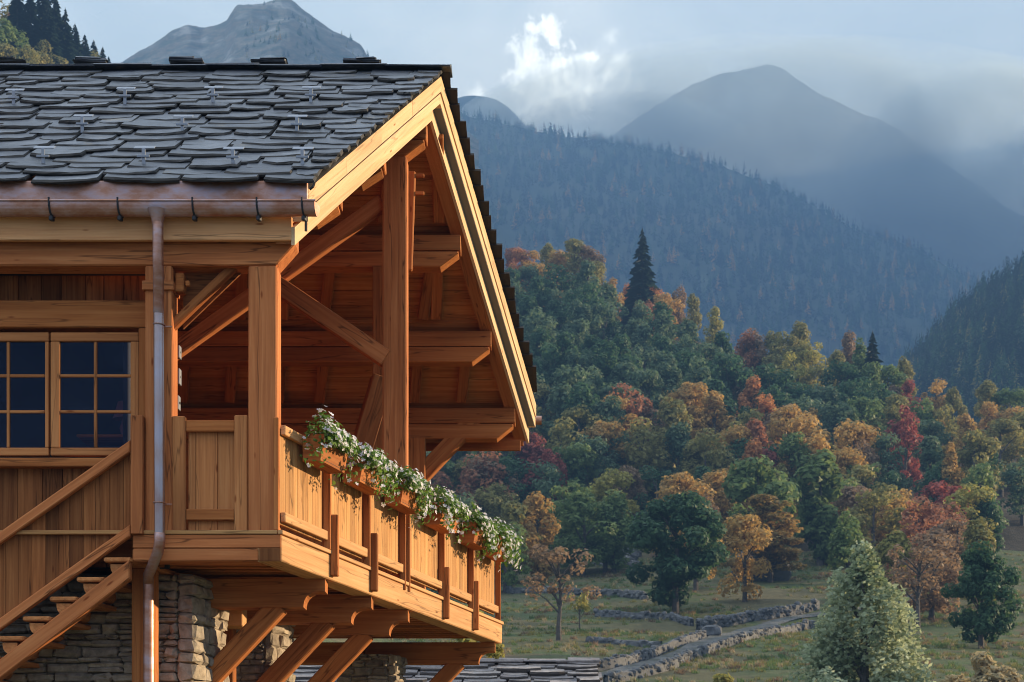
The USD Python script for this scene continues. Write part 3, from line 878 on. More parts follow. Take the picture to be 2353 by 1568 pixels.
# ---------------------------------------------------------------- balcony
BAL = group_part("balcony", "planked balcony on cantilevered beams along the gable")
slab(BAL, "rim_beam", XF - 0.24, XF, Y0 + 0.006, Y1, Z_BEAM, Z_FLOOR - 0.002, "pale_timber", axis=1, c=0.012, wobble=0.002)
slab(BAL, "rim_beam", px(305, 16.78), XF - 0.21, Y0 - 0.002, Y0 + 0.22, Z_BEAM + 0.002, 2.734, "weathered_timber", axis=0, c=0.012, wobble=0.002)
slab(BAL, "rim_beam", px(305, 16.78), XF - 0.003, Y0 - 0.002, Y0 + 0.222, 2.738, Z_FLOOR - 0.004, "weathered_timber", axis=0, c=0.006)
slab(BAL, "beam_end", XF - 0.205, XF - 0.004, Y0 - 0.004, Y0 + 0.005, Z_BEAM + 0.004, 2.735, "shade_side_boards", axis=2, c=0.002)
slab(BAL, "nosing", XF - 0.03, XF + 0.018, Y0 - 0.012, Y1 + 0.01, Z_FLOOR + 0.001, Z_FLOOR + 0.04, "pale_timber", axis=1, c=0.005)
# floor boards
y = Y0 - 0.01
while y < 24.0:
    w = rng.uniform(0.15, 0.2)
    slab(BAL, "floor_board", X_LEFT, XF - 0.034, y, y + w - 0.008, Z_FLOOR, Z_FLOOR + 0.038, "planks", axis=0, c=0.005)
    y += w
# joists and boards under the floor
y = 17.1
while y < 23.7:
    slab(BAL, "joist", X_LEFT, XF - 0.245, y, y + 0.07, 2.66, Z_FLOOR - 0.004, "timber", axis=0, c=0.006)
    y += 0.21
# cantilever beams with a hollow at the end, and their braces
for i, yb in enumerate((17.90, 19.16, 20.30, 23.62)):
    xr = XF - 0.03
    poly = [(-8.75, 2.325), (xr - 0.215, 2.325)]
    for a in np.linspace(0, np.pi / 2, 6):
        poly.append((xr - 0.075 - 0.14 * math.cos(a), 2.345 + 0.14 * math.sin(a)))
    poly += [(xr, 2.485), (xr, 2.606), (-8.75, 2.606)]
    V, Fc = extrude(poly, yb, yb + 0.24, "xz")
    emit(BAL, "cantilever_beam", V, Fc, "timber", grain=V[:, [0, 1, 2]] + offs())
    member(BAL, "cantilever_brace", (-7.54, yb + 0.12, 2.36), (-8.36, yb + 0.12, 1.49), 0.19, 0.20, "timber", c=0.014)
# gable railing (along the balcony face)
RAIL = BAL
posts_y = [16.83, 17.93, 19.01, 20.18, 21.44, 22.57, 23.72]
ZR = 3.91
slab(RAIL, "rail_post", XF - 0.075, XF - 0.028, 16.785, 16.86, Z_FLOOR + 0.04, 3.965, "timber", axis=2, c=0.006)
for yb in posts_y[1:3] + posts_y[4:]:
    slab(RAIL, "rail_post", XF - 0.046, XF + 0.028, yb - 0.035, yb + 0.045, Z_FLOOR + 0.04, ZR - 0.002, "timber", axis=2, c=0.006)
for d in (-0.09, 0.055):
    slab(RAIL, "rail_post", XF - 0.046, XF + 0.028, posts_y[3] + d - 0.03, posts_y[3] + d + 0.03, Z_FLOOR - 0.06, ZR - 0.002, "timber", axis=2, c=0.006)
ends = [16.865] + posts_y[1:]
for i in range(6):
    a, b = (ends[i] + (0.05 if i else 0.0)), ends[i + 1] - 0.04
    if i == 3: a = posts_y[3] + 0.09
    if i == 2: b = posts_y[3] - 0.125
    slab(RAIL, "top_rail", XF - 0.045, XF + 0.004, a, b, ZR - 0.092, ZR, "pale_timber", axis=1, c=0.007, wobble=0.001)
    slab(RAIL, "bottom_rail", XF - 0.045, XF + 0.004, a, b, 2.995, 3.088, "pale_timber", axis=1, c=0.007, wobble=0.001)
    y = a
    while y < b - 0.02:
        w = min(rng.uniform(0.085, 0.14), b - y)
        with askew(): slab(RAIL, "plank", XF - 0.085 - rng.uniform(0, 0.004), XF - 0.050, y + 0.0015, y + w - 0.0015, 2.975, ZR - 0.03, "planks", axis=2, c=0.004)
        y += w
for yb in (posts_y[1] + 0.07, posts_y[2] + 0.08, posts_y[4] + 0.02, posts_y[5] + 0.04):
    slab(RAIL, "stub_post", XF + 0.003, XF + 0.082, yb - 0.05, yb + 0.05, 2.65, 3.265, "timber", axis=2, c=0.009)
# short railing on the front
YR = 16.84
for u0_, u1_, v0_ in ((397, 428, 957), (540, 571, 955)):
    slab(RAIL, "front_rail_post", px(u0_, YR), px(u1_, YR), YR - 0.02, YR + 0.03, pz(1228, YR), pz(v0_, YR), "shade_side_planks", axis=2, c=0.01)
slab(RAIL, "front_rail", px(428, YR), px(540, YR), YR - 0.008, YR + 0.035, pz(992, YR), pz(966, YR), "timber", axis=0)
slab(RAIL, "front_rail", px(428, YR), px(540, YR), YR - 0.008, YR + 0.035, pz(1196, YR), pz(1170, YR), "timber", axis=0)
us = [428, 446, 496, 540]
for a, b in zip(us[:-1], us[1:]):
    slab(RAIL, "plank", px(a, YR) + 0.002, px(b, YR) - 0.002, YR + 0.036, YR + 0.062, pz(1222, YR), pz(968, YR), "shade_side_planks", axis=2, c=0.004)

# ---------------------------------------------------------------- staircase up to the balcony
ST = group_part("staircase", "outside stair with planked guard and rounded log treads")
YS = 16.76
newel = (px(302, YS), px(331, YS))
slab(ST, "newel_post", newel[0], newel[1], YS - 0.02, YS + 0.10, pz(1228, YS), pz(955, YS), "weathered_timber", axis=2)
def slope_bar(name, pts, y0_, y1_, m):
    """pts: top right, bottom right, top left, bottom left as picture heights at u = 302 and u = 0; carried on to the left."""
    tr, br, tl, bl = pts
    def line(vr, vl, u): return vr + (vl - vr) * (302 - u) / 302
    ua = -330
    poly = [(302, tr), (302, br), (ua, line(br, bl, ua)), (ua, line(tr, tl, ua))]
    P = [(px(a_, YS), pz(b_, YS)) for a_, b_ in poly]
    V = []
    g = Polygon(P).buffer(-0.01, join_style=2)
    for q_, ys in ((P, (y0_ + 0.01, y1_ - 0.01)), (np.array(g.exterior.coords)[:-1], (y0_, y1_))):
        for s_, t_ in q_:
            for yy in ys:
                V.append((s_, yy, t_))
    hv, hf = hull(V)
    d = np.array([P[0][0] - P[3][0], 0, P[0][1] - P[3][1]]); d /= np.linalg.norm(d)
    nrm = np.array([-d[2], 0, d[0]])
    emit(ST, name, hv, hf, m, grain=np.stack([hv @ d, hv[:, 1], hv @ nrm], 1) + offs())
slope_bar("handrail", (1013, 1040, 1226, 1252), YS - 0.03, YS + 0.05, "weathered_timber")
slope_bar("lower_rail", (1207, 1233, 1424, 1450), YS - 0.03, YS + 0.05, "weathered_timber")
slope_bar("stringer", (1288, 1331, 1520, 1564), YS - 0.04, YS + 0.08, "weathered_timber")
slope_bar("stringer", (1318, 1345, 1550, 1578), YS + 0.9, YS + 1.02, "timber")
x = newel[0]
def gv(u, a, b): return a + (b - a) * (302 - u) / 302
u = 302
while u > -300:
    w = rng.uniform(24, 34)
    ul = u - w
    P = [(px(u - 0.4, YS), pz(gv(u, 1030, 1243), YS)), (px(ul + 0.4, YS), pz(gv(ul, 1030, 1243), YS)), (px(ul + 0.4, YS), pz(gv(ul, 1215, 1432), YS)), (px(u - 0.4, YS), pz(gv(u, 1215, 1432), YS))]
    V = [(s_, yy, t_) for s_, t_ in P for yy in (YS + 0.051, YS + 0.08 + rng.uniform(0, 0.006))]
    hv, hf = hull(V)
    emit(ST, "plank", hv, hf, "shade_side_boards", grain=hv[:, [2, 0, 1]] + offs())
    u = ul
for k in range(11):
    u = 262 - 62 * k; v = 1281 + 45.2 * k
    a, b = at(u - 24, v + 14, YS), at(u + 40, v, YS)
    slab(ST, "tread", a[0], b[0], YS - 0.01, YS + 0.98, a[2] + 0.012, b[2], "shade_side_planks", axis=1, c=0.012)
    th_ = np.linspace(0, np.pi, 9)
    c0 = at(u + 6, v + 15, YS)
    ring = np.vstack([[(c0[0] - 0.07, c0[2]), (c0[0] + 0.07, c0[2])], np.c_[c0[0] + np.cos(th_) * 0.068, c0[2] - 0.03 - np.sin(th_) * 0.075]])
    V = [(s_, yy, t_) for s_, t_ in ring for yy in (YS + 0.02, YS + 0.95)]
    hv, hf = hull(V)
    emit(ST, "tread_log", hv, hf, "shade_side_planks", grain=hv[:, [1, 0, 2]] + offs())

# ---------------------------------------------------------------- stone base: a wall and two piers of rough stones
def stone(parent, x0, x1, y0, y1, z0, z1, m="masonry", name="stone"):
    d = np.array([x1 - x0, y1 - y0, z1 - z0]); c0 = np.array([x0 + x1, y0 + y1, z0 + z1]) / 2
    v, f = cbox(*d, min(0.022, 0.3 * d.min()))
    v = v + rng.uniform(-1, 1, v.shape) * np.minimum(0.016, d * 0.14)
    with askew(): emit(parent, name, c0 + v, f, m, grain=v + offs())


def stone_face(parent, a0, a1, z0, z1, place, hmin=0.04, hmax=0.115, m="masonry", wide=(1.4, 4.2)):
    z = z0
    while z < z1 - 0.01:
        h = min(rng.uniform(hmin, hmax), z1 - z)
        a = a0 - rng.uniform(0, 0.12)
        while a < a1 - 0.015:
            w = min(h * rng.uniform(*wide) + 0.03, a1 - a)
            if a1 - a - w < 0.05: w = a1 - a
            hh = h
            if h > 0.1 and rng.random() < 0.28:
                k = rng.uniform(0.4, 0.6)
                place(max(a, a0) + 0.004, a + w - 0.004, z + 0.004, z + h * k - 0.003); place(max(a, a0) + 0.004, a + w - 0.004, z + h * k + 0.003, z + h - 0.004)
            elif a + w > a0 + 0.02:
                place(max(a, a0) + 0.004, a + w - 0.004, z + 0.004, z + h - 0.004)
            a += w
        z += h


BASE = group_part("stone_wall", "rough grey brown rubble wall under the front")
ZB = 1.30
YB = 17.5
stone_face(BASE, px(-20, YB), XW - 0.16, ZB, 2.60, lambda a, b, c, d: stone(BASE, a, b, YB - rng.uniform(0, 0.03), YB + 0.16, c, d))
# corner stones and the return side
z = ZB
while z < 2.59:
    h = min(rng.uniform(0.09, 0.17), 2.60 - z)
    L = rng.uniform(0.18, 0.28)
    stone(BASE, XW - 0.155, XW + rng.uniform(0, 0.02), YB - rng.uniform(0, 0.02), YB + L, z + 0.004, z + h - 0.004)
    y = YB + L
    while y < 18.28:
        w = min(rng.uniform(0.12, 0.3), 18.3 - y)
        stone(BASE, XW - 0.155, XW + rng.uniform(-0.02, 0.015), y + 0.004, y + w - 0.004, z + 0.004, z + h - 0.004)
        y += w
    z += h
with askew(): slab(BASE, "wall_core", X_LEFT, XW - 0.05, YB + 0.06, 18.26, -1.8, 2.58, "masonry")
def pier(x0, x1, y0, y1, zt, label):
    P = group_part("stone_pier", label)
    stone_face(P, x0, x1 - 0.10, ZB, zt, lambda a, b, c, d: stone(P, a, b, y0 - rng.uniform(0, 0.025), y0 + 0.12, c, d), wide=(1.2, 2.6))
    z = ZB
    while z < zt - 0.02:
        h = min(rng.uniform(0.08, 0.16), zt - z)
        y = y0
        while y < y1 - 0.02:
            w = min(rng.uniform(0.13, 0.26), y1 - y)
            stone(P, x1 - 0.10, x1 + rng.uniform(-0.015, 0.012), y + 0.003, y + w - 0.003, z + 0.004, z + h - 0.004)
            y += w
        z += h
    with askew(): slab(P, "pier_core", x0 + 0.03, x1 - 0.03, y0 + 0.03, y1 - 0.03, -1.8, zt - 0.02, "masonry")
pier(-8.62, XW, 19.35, 19.95, 2.42, "rubble pier in the middle under the balcony")
pier(-8.92, XW, 23.1, 23.5, 2.40, "far rubble pier under the balcony")
slab(HOUSE, "bearing_block", px(500, 18.5), px(562, 18.5), 18.45, 18.75, pz(1440, 18.5), pz(1392, 18.5), "pale_timber")
slab(HOUSE, "lower_post", px(512, 18.8), px(540, 18.8), 18.76, 18.95, -1.8, 2.3, "timber", axis=2)
slab(HOUSE, "ground_beam", -12.0, -8.76, 23.62, 23.86, 2.325, 2.606, "timber")
# closing wall in the dark behind the piers
slab(HOUSE, "back_wall", X_LEFT, -9.75, 20.2, 20.4, -1.8, 2.6, "masonry")

# ---------------------------------------------------------------- flower boxes hung on the railing
def quads(P, n, size, r, up=None):
    """Leaf-sized faces at P with normals n."""
    k = len(P)
    n = n / np.maximum(np.linalg.norm(n, axis=1, keepdims=True), 1e-9)
    a = np.cross(n, r.normal(size=(k, 3))); a /= np.maximum(np.linalg.norm(a, axis=1, keepdims=True), 1e-9)
    b = np.cross(n, a)
    s = np.asarray(size)[:, None]
    V = np.stack([P - a * s, P - b * s * 0.62, P + a * s, P + b * s * 0.62], 1).reshape(-1, 3)
    return V, np.arange(4 * k).reshape(-1, 4)


box_words = ["nearest the corner post", "second from the corner post", "third from the corner post", "fourth from the corner post", "fifth from the corner post", "last, at the far end"]
for i, (yb, L) in enumerate(((17.26, 0.62), (18.27, 0.72), (19.46, 0.64), (20.74, 0.64), (22.02, 0.56), (23.0, 0.56))):
    r = np.random.default_rng(100 + i)
    B = thing("flower_box", f"wooden flower box of white blossoms on the balcony rail, {box_words[i]}", "flower box", (XF + 0.006 + SKEW * yb, yb, 3.65), rotz=-math.degrees(math.atan(SKEW)))
    zt = 0.255
    prof = [(0.0, 0.0), (0.185, 0.0), (0.235, zt), (0.0, zt)]
    t = 0.018
    # end boards, front, back and bottom
    for y_ in (0.0, L - t):
        V, Fc = extrude(prof, y_, y_ + t, "xz"); emit(B, "end_board", V, Fc, "timber", grain=V[:, [0, 1, 2]] + offs())
    hv, hf = hull([(a_, y_, b_) for a_, b_ in ((0.185, 0.0), (0.185 - t, 0.0), (0.235, zt), (0.235 - t, zt)) for y_ in (t, L - t)])
    emit(B, "front_board", hv, hf, "timber", grain=hv[:, [1, 0, 2]] + offs())
    slab(B, "back_board", 0.0, t, t, L - t, 0.0, zt, "timber", axis=1, c=0.003)
    slab(B, "bottom_board", t, 0.167, t, L - t, 0.0, t, "timber", axis=1, c=0.003)
    slab(B, "soil", t, 0.19, t, L - t, t, 0.215, "soil", axis=1, c=0.003)
    for yy in (0.1, L - 0.1):
        V, Fc = tube([(-0.03, yy, 0.18), (-0.03, yy, 0.268), (0.012, yy, 0.268), (0.012, yy, 0.2)], 0.006, 6); emit(B, "hook", V, Fc, "dark_iron")
    # foliage: a mound over the box and trails hanging down its front
    nl = 1350
    c = np.c_[r.uniform(0.02, 0.30, nl), r.uniform(-0.03, L * 0.98, nl), np.zeros(nl)]
    side = r.random(nl)
    tr = side < 0.50
    bump_ = meshkit.fbm(np.c_[c[:, 1] * 6 + 10 * i, c[:, 0] * 6, np.zeros(nl)], 3)
    c[:, 2] = 0.21 + (0.27 * np.sin(np.clip(c[:, 0] / 0.30, 0, 1) * np.pi) ** 0.6) * (0.35 + bump_) * r.uniform(0.45, 1.0, nl)
    hang = np.where(meshkit.fbm(np.c_[c[:, 1] * 7 + 31 * i, np.zeros(nl), np.zeros(nl)], 2) > 0.52, 0.27, 0.10)
    c[tr, 0] = r.uniform(0.235, 0.345, tr.sum())
    c[tr, 2] = (0.30 - hang * r.uniform(0, 1.25, nl) ** 1.2)[tr]
    # trails over the near end
    en = (~tr) & (r.random(nl) < 0.10)
    c[en, 1] = r.uniform(-0.09, 0.0, en.sum()); c[en, 2] = r.uniform(-0.06 if i in (0,) else 0.12, 0.30, en.sum())
    far = (~tr) & (~en) & (r.random(nl) < 0.14)
    c[far, 1] = L + r.uniform(-0.05, 0.06, far.sum()); c[far, 2] = r.uniform(-0.12, 0.30, far.sum()); c[far, 0] = r.uniform(0.05, 0.34, far.sum())
    c += r.normal(size=c.shape) * 0.016
    nrm = (c - np.array([0.12, L / 2, 0.12])) * np.array([1, 0.25, 1]) + r.normal(size=c.shape) * 0.12
    V, Fc = quads(c, nrm, r.uniform(0.016, 0.033, nl), r)
    emit(B, "foliage", V, Fc, "box_leaf", tint=np.repeat(r.random(nl), 4), kind="stuff")
    # blossoms: five petals each
    nf = 200
    sel = r.choice(nl, nf, replace=False)
    P = c[sel] + nrm[sel] / np.linalg.norm(nrm[sel], axis=1, keepdims=True) * r.uniform(0.012, 0.040, nf)[:, None]
    nn = nrm[sel] + r.normal(size=P.shape) * 0.10 + np.array([0.12, -0.05, 0.06])
    nn /= np.linalg.norm(nn, axis=1, keepdims=True)
    a = np.cross(nn, [0.2, 0.3, 0.9]); a /= np.linalg.norm(a, axis=1, keepdims=True)
    b = np.cross(nn, a)
    Vs, Fs = [], []
    for kk in range(5):
        t0 = kk * 2 * np.pi / 5
        sz = r.uniform(0.019, 0.031, nf)[:, None]
        def dirn(t_): return a * math.cos(t_) + b * math.sin(t_)
        Vs.append(np.stack([P, P + dirn(t0 - 0.5) * sz * 0.75 + nn * 0.004, P + dirn(t0) * sz * 1.1 + nn * 0.006, P + dirn(t0 + 0.5) * sz * 0.75 + nn * 0.004], 1).reshape(-1, 3))
    V = np.vstack(Vs)
    emit(B, "blossoms", V, np.arange(len(V)).reshape(-1, 4), "petal", tint=np.tile(np.repeat(r.random(nf), 4), 5), kind="stuff")

U0 = 1250.0
SH["on"] = False

# ================================================================ the neighbour's roof lower down
NB = thing("neighbour_house", "low house beyond the balcony, only its grey and rusty slate roof in view", "house")
NR = group_part("roof", parent=NB)
ROOF = NR
YnR, ZnR = 36.0, pz(1526, 36.0)            # ridge
nP = math.atan(0.5); nc, ns = math.cos(nP), math.sin(nP)
xr_n = px(1378, 36.0)
rows_n = 13
for r_ in range(rows_n):
    s = r_ * 0.19
    x = xr_n + rng.uniform(-0.05, 0.05) + s * 0.02
    while x > px(640, 36.0):
        w = rng.uniform(0.4, 0.95); L = 0.5; t = rng.uniform(0.05, 0.085)
        V, Fc = slate_mesh(w - 0.02, L, t, rng.uniform(0.03, 0.1))
        g = V + offs()
        tilt = math.radians(rng.uniform(7, 13)); tw = math.radians(rng.uniform(-3, 3))
        z = V[:, 2] + (L - V[:, 1]) * math.sin(tilt)
        X = V[:, 0] * math.cos(tw) - V[:, 1] * math.sin(tw); Yy = V[:, 1] * math.cos(tw) + V[:, 0] * math.sin(tw)
        d = s + 0.30 - Yy                      # distance below the ridge
        P = np.stack([x - w / 2 + X, YnR - d * nc - z * ns, ZnR - d * ns + z * nc - 0.02], 1)
        emit(NR, "slate", P, Fc, "old_slate", grain=g, tint=np.r_[np.zeros(len(P) * 3 // 4), np.ones(len(P) // 4)])
        x -= w
x = xr_n + 0.02
while x > px(640, 36.0):
    w = rng.uniform(0.6, 1.1)
    V, Fc = cbox(w, 0.5, 0.05, 0.015); V = V + rng.uniform(-0.012, 0.012, V.shape)
    P = V + np.array([x - w / 2, YnR - 0.05, ZnR + 0.03 + rng.uniform(0, 0.02)])
    emit(NR, "ridge_stone", P, Fc, "old_slate", grain=V + offs(), tint=np.full(len(P), 1.0)); x -= w * 0.98
V = [(x_, YnR + d_ * 1.0, ZnR - abs(d_) * 0.5 - k_) for x_ in (xr_n - 0.06, xr_n - 10.0) for d_ in (-3.0, 0, 3.0) for k_ in (0.05, 0.16)]
hv, hf = hull([p_ for p_ in V]); emit(NR, "roof_deck", hv, hf, "boards", grain=hv)
slab(NB, "wall", xr_n - 9.5, xr_n - 0.5, YnR - 2.6, YnR + 2.6, -2.5, ZnR - 1.75, "masonry")

# ================================================================ the land
def interp(x, xs, ys): return np.interp(x, xs, ys)


# crest of the near hill as the tree tops draw it against the valley
_sk = [(-700, -330), (60, -20), (180, 85), (260, 150), (700, 330), (1100, 545), (1190, 562), (1260, 548), (1340, 546), (1400, 600), (1440, 645), (1500, 660), (1560, 655), (1600, 672), (1650, 705), (1700, 745), (1760, 742), (1840, 728), (1890, 785), (1950, 770), (2005, 775), (2075, 805), (2120, 845), (2200, 880), (2353, 915), (2800, 960), (3600, 1030), (5600, 1110)]
SKY_A = np.array([(u - U0) / F for u, v in _sk]); SKY_T = np.array([(V0 - v) / F for u, v in _sk])
SKY_R = np.interp(SKY_A, np.array([-0.75, -0.575, -0.49, -0.40, -0.30, -0.27, -0.16, 0.0, 0.3]) + SKEW, [430, 440, 460, 480, 480, 475, 440, 400, 370])


def ground_z(X, Y):
    X = np.asarray(X, float); Y = np.asarray(Y, float)
    base = interp(Y, [-400, 0, 30, 60, 100, 130, 165, 200, 240, 285], [-6, -1.75, -1.6, 1.2, 6.6, 11.2, 17.2, 24.6, 34.2, 46.0])
    a = X / np.maximum(Y, 40.0)
    R = interp(a, SKY_A, SKY_R); top = interp(a, SKY_A, SKY_T) * R - 11.0
    up = 46.0 + np.clip((Y - 285) / (R - 285), 0, None) * (top - 46.0)
    dn = top - (Y - R) * 0.22
    z = np.where(Y < 285, base, np.where(Y < R, up, dn))
    # left spur climbs from nearer by
    lft = np.clip((SKEW - a - 0.36) / 0.2, 0, 1) * np.clip((Y - 90) / 200, 0, 1) * np.where(Y < 285, 1, np.clip((R - Y) / (R - 285), 0, 1)) * 36
    z = z + lft
    amp = np.clip((Y - 70) / 60, 0, 1)
    bump = (meshkit.fbm(np.stack([X / 38, Y / 38, X * 0], -1), 4, 3) - 0.5) * 3.2 + (meshkit.fbm(np.stack([X / 9, Y / 9, X * 0], -1), 3, 5) - 0.5) * 0.9
    return z + bump * amp * np.where(Y < 285, 0.8, 1.6)


def ray_ground(u, v, lo=60.0, hi=520.0):
    """Where the line of sight meets the land."""
    t, a = (V0 - v) / F, (u - U0) / F
    ys = np.linspace(lo, hi, 3000)
    dz = ground_z(a * ys, ys) - t * ys
    k = np.nonzero(dz > 0)[0]
    if len(k) == 0: return None
    y = ys[k[0]]
    return np.array([a * y, y, float(ground_z(a * y, y))])


def sheet(name, xs, ys, zf, m, label=None, kind="structure", smooth=True):
    X, Y = np.meshgrid(xs, ys)
    Z = zf(X, Y)
    V = np.stack([X, Y, Z], -1).reshape(-1, 3)
    nx, ny = len(xs), len(ys)
    i, j = np.meshgrid(np.arange(nx - 1), np.arange(ny - 1))
    a = (j * nx + i).ravel()
    Fc = np.stack([a, a + 1, a + nx + 1, a + nx], 1)
    return emit("/World", name, V, Fc, m, smooth=smooth, kind=kind, label=label)


ys = np.concatenate([[-60, -20, 0, 15, 30], np.linspace(45, 285, 161), ])
sheet("ground", np.linspace(-170, 190, 181), ys, ground_z, "meadow", "meadow slope below the wood")
ys = np.linspace(285, 780, 110)
sheet("hillside", np.linspace(-330, 420, 130), ys, lambda X, Y: ground_z(X, Y), "wood_floor", "wooded hillside above the meadow")

# path between dry stone walls
def ribbon(pts, width):
    p = np.array(pts)
    out = [p[0]]
    for a, b in zip(p[:-1], p[1:]):
        n = max(2, int(np.linalg.norm(b - a) / 1.5))
        out += [a + (b - a) * k / n for k in range(1, n + 1)]
    p = np.array(out)[:, :2]
    for _ in range(6):
        p[1:-1] = (p[:-2] + 2 * p[1:-1] + p[2:]) / 4
    d = np.gradient(p, axis=0); d /= np.linalg.norm(d, axis=1, keepdims=True)
    n = np.stack([-d[:, 1], d[:, 0]], 1)
    return p, n, np.stack([p - n * width / 2, p - n * width / 6, p + n * width / 6, p + n * width / 2], 1)


path_pts = [ray_ground(u, v) for u, v in ((1330, 1566), (1413, 1549), (1478, 1534), (1535, 1512), (1595, 1487), (1647, 1467), (1713, 1450), (1791, 1428), (1860, 1414), (1960, 1400), (2080, 1396))]
pp, pn, grid = ribbon(path_pts, 2.0)
V = grid.reshape(-1, 2)
V = np.c_[V, ground_z(V[:, 0], V[:, 1]) + 0.10]
Fc = [(i * 4 + k, i * 4 + k + 1, i * 4 + k + 5, i * 4 + k + 4) for i in range(len(pp) - 1) for k in range(3)]
emit("/World", "path", V, Fc, "path_gravel", smooth=True, kind="structure", label="narrow gravel path between dry stone walls")


_unit = trimesh.creation.icosphere(1)
_uv, _uf = np.array(_unit.vertices), np.array(_unit.faces)
_uv = _uv / np.abs(_uv).max(1, keepdims=True) ** 0.7


def boulder(parent, name, c, r, m="field_stone", flat=0.75, label=None, rg=None):
    rg = rg or rng
    v = _uv * (0.72 + 0.5 * meshkit.noise(_uv * 1.7 + rg.uniform(0, 50, 3)))[:, None]
    s = np.array([rg.uniform(0.8, 1.35), rg.uniform(0.7, 1.1), flat * rg.uniform(0.8, 1.2)]) * r
    a = rg.uniform(0, np.pi)
    R = np.array([[math.cos(a), -math.sin(a), 0], [math.sin(a), math.cos(a), 0], [0, 0, 1]])
    return emit(parent, name, (v * s) @ R.T + c, _uf, m, grain=v * s * 0.5 + offs(), label=label)


def dry_wall(label, uv, height, step=0.62, courses=3, group=None):
    pts = [ray_ground(u, v) for u, v in uv]
    p, n, _ = ribbon(pts, 1)
    c0 = p[0]
    base = np.array([c0[0], c0[1], float(ground_z(*c0))])
    W = thing("dry_stone_wall", label, "stone wall", base, group=group)
    rg = np.random.default_rng(abs(hash(label)) % 1 + len(label))
    core = []
    for o_, hgt in ((-0.28, -0.3), (-0.2, height * 0.86), (0.2, height * 0.86), (0.28, -0.3)):
        xy = p + n * o_
        core.append(np.c_[xy, ground_z(xy[:, 0], xy[:, 1]) + hgt + (rg.normal(size=len(xy)) * 0.07 if hgt > 0 else 0)] - base)
    V = np.stack(core, 1).reshape(-1, 3)
    Fc = [(i * 4 + k_, i * 4 + k_ + 1, i * 4 + k_ + 5, i * 4 + k_ + 4) for i in range(len(p) - 1) for k_ in range(3)]
    emit(W, "wall_core", V, Fc, "field_stone", grain=V * 0.8)
    seg = np.r_[0, np.cumsum(np.linalg.norm(np.diff(p, axis=0), axis=1))]
    k = 0
    for c in range(courses):
        s = rg.uniform(0, step)
        while s < seg[-1] and k < 298:
            x, y = np.interp(s, seg, p[:, 0]), np.interp(s, seg, p[:, 1])
            h = height / courses
            z = float(ground_z(x, y)) + h * (c + 0.42)
            if not (c == courses - 1 and rg.random() < 0.25):
                boulder(W, "stone", np.array([x, y, z]) + rg.normal(size=3) * 0.07 - base, h * rg.uniform(0.62, 1.0) * 1.15, rg=rg)
                k += 1
            s += h * rg.uniform(1.2, 2.2) if h > step * 0.7 else step * rg.uniform(0.8, 1.5)
    return W


dry_wall("dry stone wall along the upper side of the path, left of the pale boulder", [(1366, 1543), (1426, 1537), (1478, 1519), (1504, 1509), (1530, 1495), (1569, 1484), (1618, 1467)], 0.85)
dry_wall("tall dry stone wall above the path between lone dark tree and pale poplar", [(1604, 1448), (1647, 1442), (1713, 1430), (1791, 1418), (1880, 1400)], 1.2)
dry_wall("dry stone wall along the lower side of the path", [(1392, 1574), (1530, 1546), (1582, 1519), (1647, 1493), (1699, 1477), (1765, 1461), (1870, 1444)], 0.85)
dry_wall("low dark terrace wall across the meadow left of the lone dark tree", [(1165, 1364), (1235, 1362), (1309, 1368), (1348, 1367), (1420, 1370), (1484, 1378)], 0.9, step=0.7, courses=2)
dry_wall("half buried stone row at the foot of the lone dark tree", [(1368, 1418), (1440, 1420), (1524, 1422), (1590, 1440)], 0.8, step=0.75, courses=2)
dry_wall("short stone row at the top of the meadow beside the flower boxes", [(1192, 1280), (1235, 1283), (1275, 1286)], 0.9, step=0.8, courses=2)
dry_wall("long low stone row near the slate roof", [(1348, 1475), (1420, 1478), (1520, 1486)], 0.5, step=0.8, courses=1)
dry_wall("short stone row between the poplar and the dark tree at right", [(2085, 1405), (2120, 1400), (2150, 1404)], 1.0, step=0.7, courses=2)
g_ = ray_ground(1634, 1462)
W = thing("boulder", "pale boulder standing at the bend of the stone walls", "boulder", g_); boulder(W, "rock", np.array([0, 0, 0.45]), 0.85)
for u, v, w_, lab in ((1762, 1332, 3.4, "big dark boulder under the orange tree in layers"), (2104, 1398, 1.3, "grey boulder right of the poplar")):
    g_ = ray_ground(u, v)
    W = thing("boulder", lab, "boulder", g_)
    boulder(W, "rock", np.array([0, 0, w_ * 0.4]), w_ * 0.9, flat=0.9); boulder(W, "rock", np.array([-w_ * 0.55, 0.5, w_ * 0.5]), w_ * 0.75, flat=0.9)
W = thing("rubble_heap", "heap of grey stones at the upper edge of the meadow, left of the dark tree", "stone heap", ray_ground(1390, 1296))
o_ = np.array(ray_ground(1390, 1296)); rg = np.random.default_rng(5)
for k in range(120):
    g_ = ray_ground(rg.uniform(1338, 1462), rg.uniform(1246, 1304))
    if g_ is not None:
        boulder(W, "stone", g_ - o_ + np.array([0, 0, rg.uniform(0, 0.5)]), rg.uniform(0.35, 1.0), rg=rg)

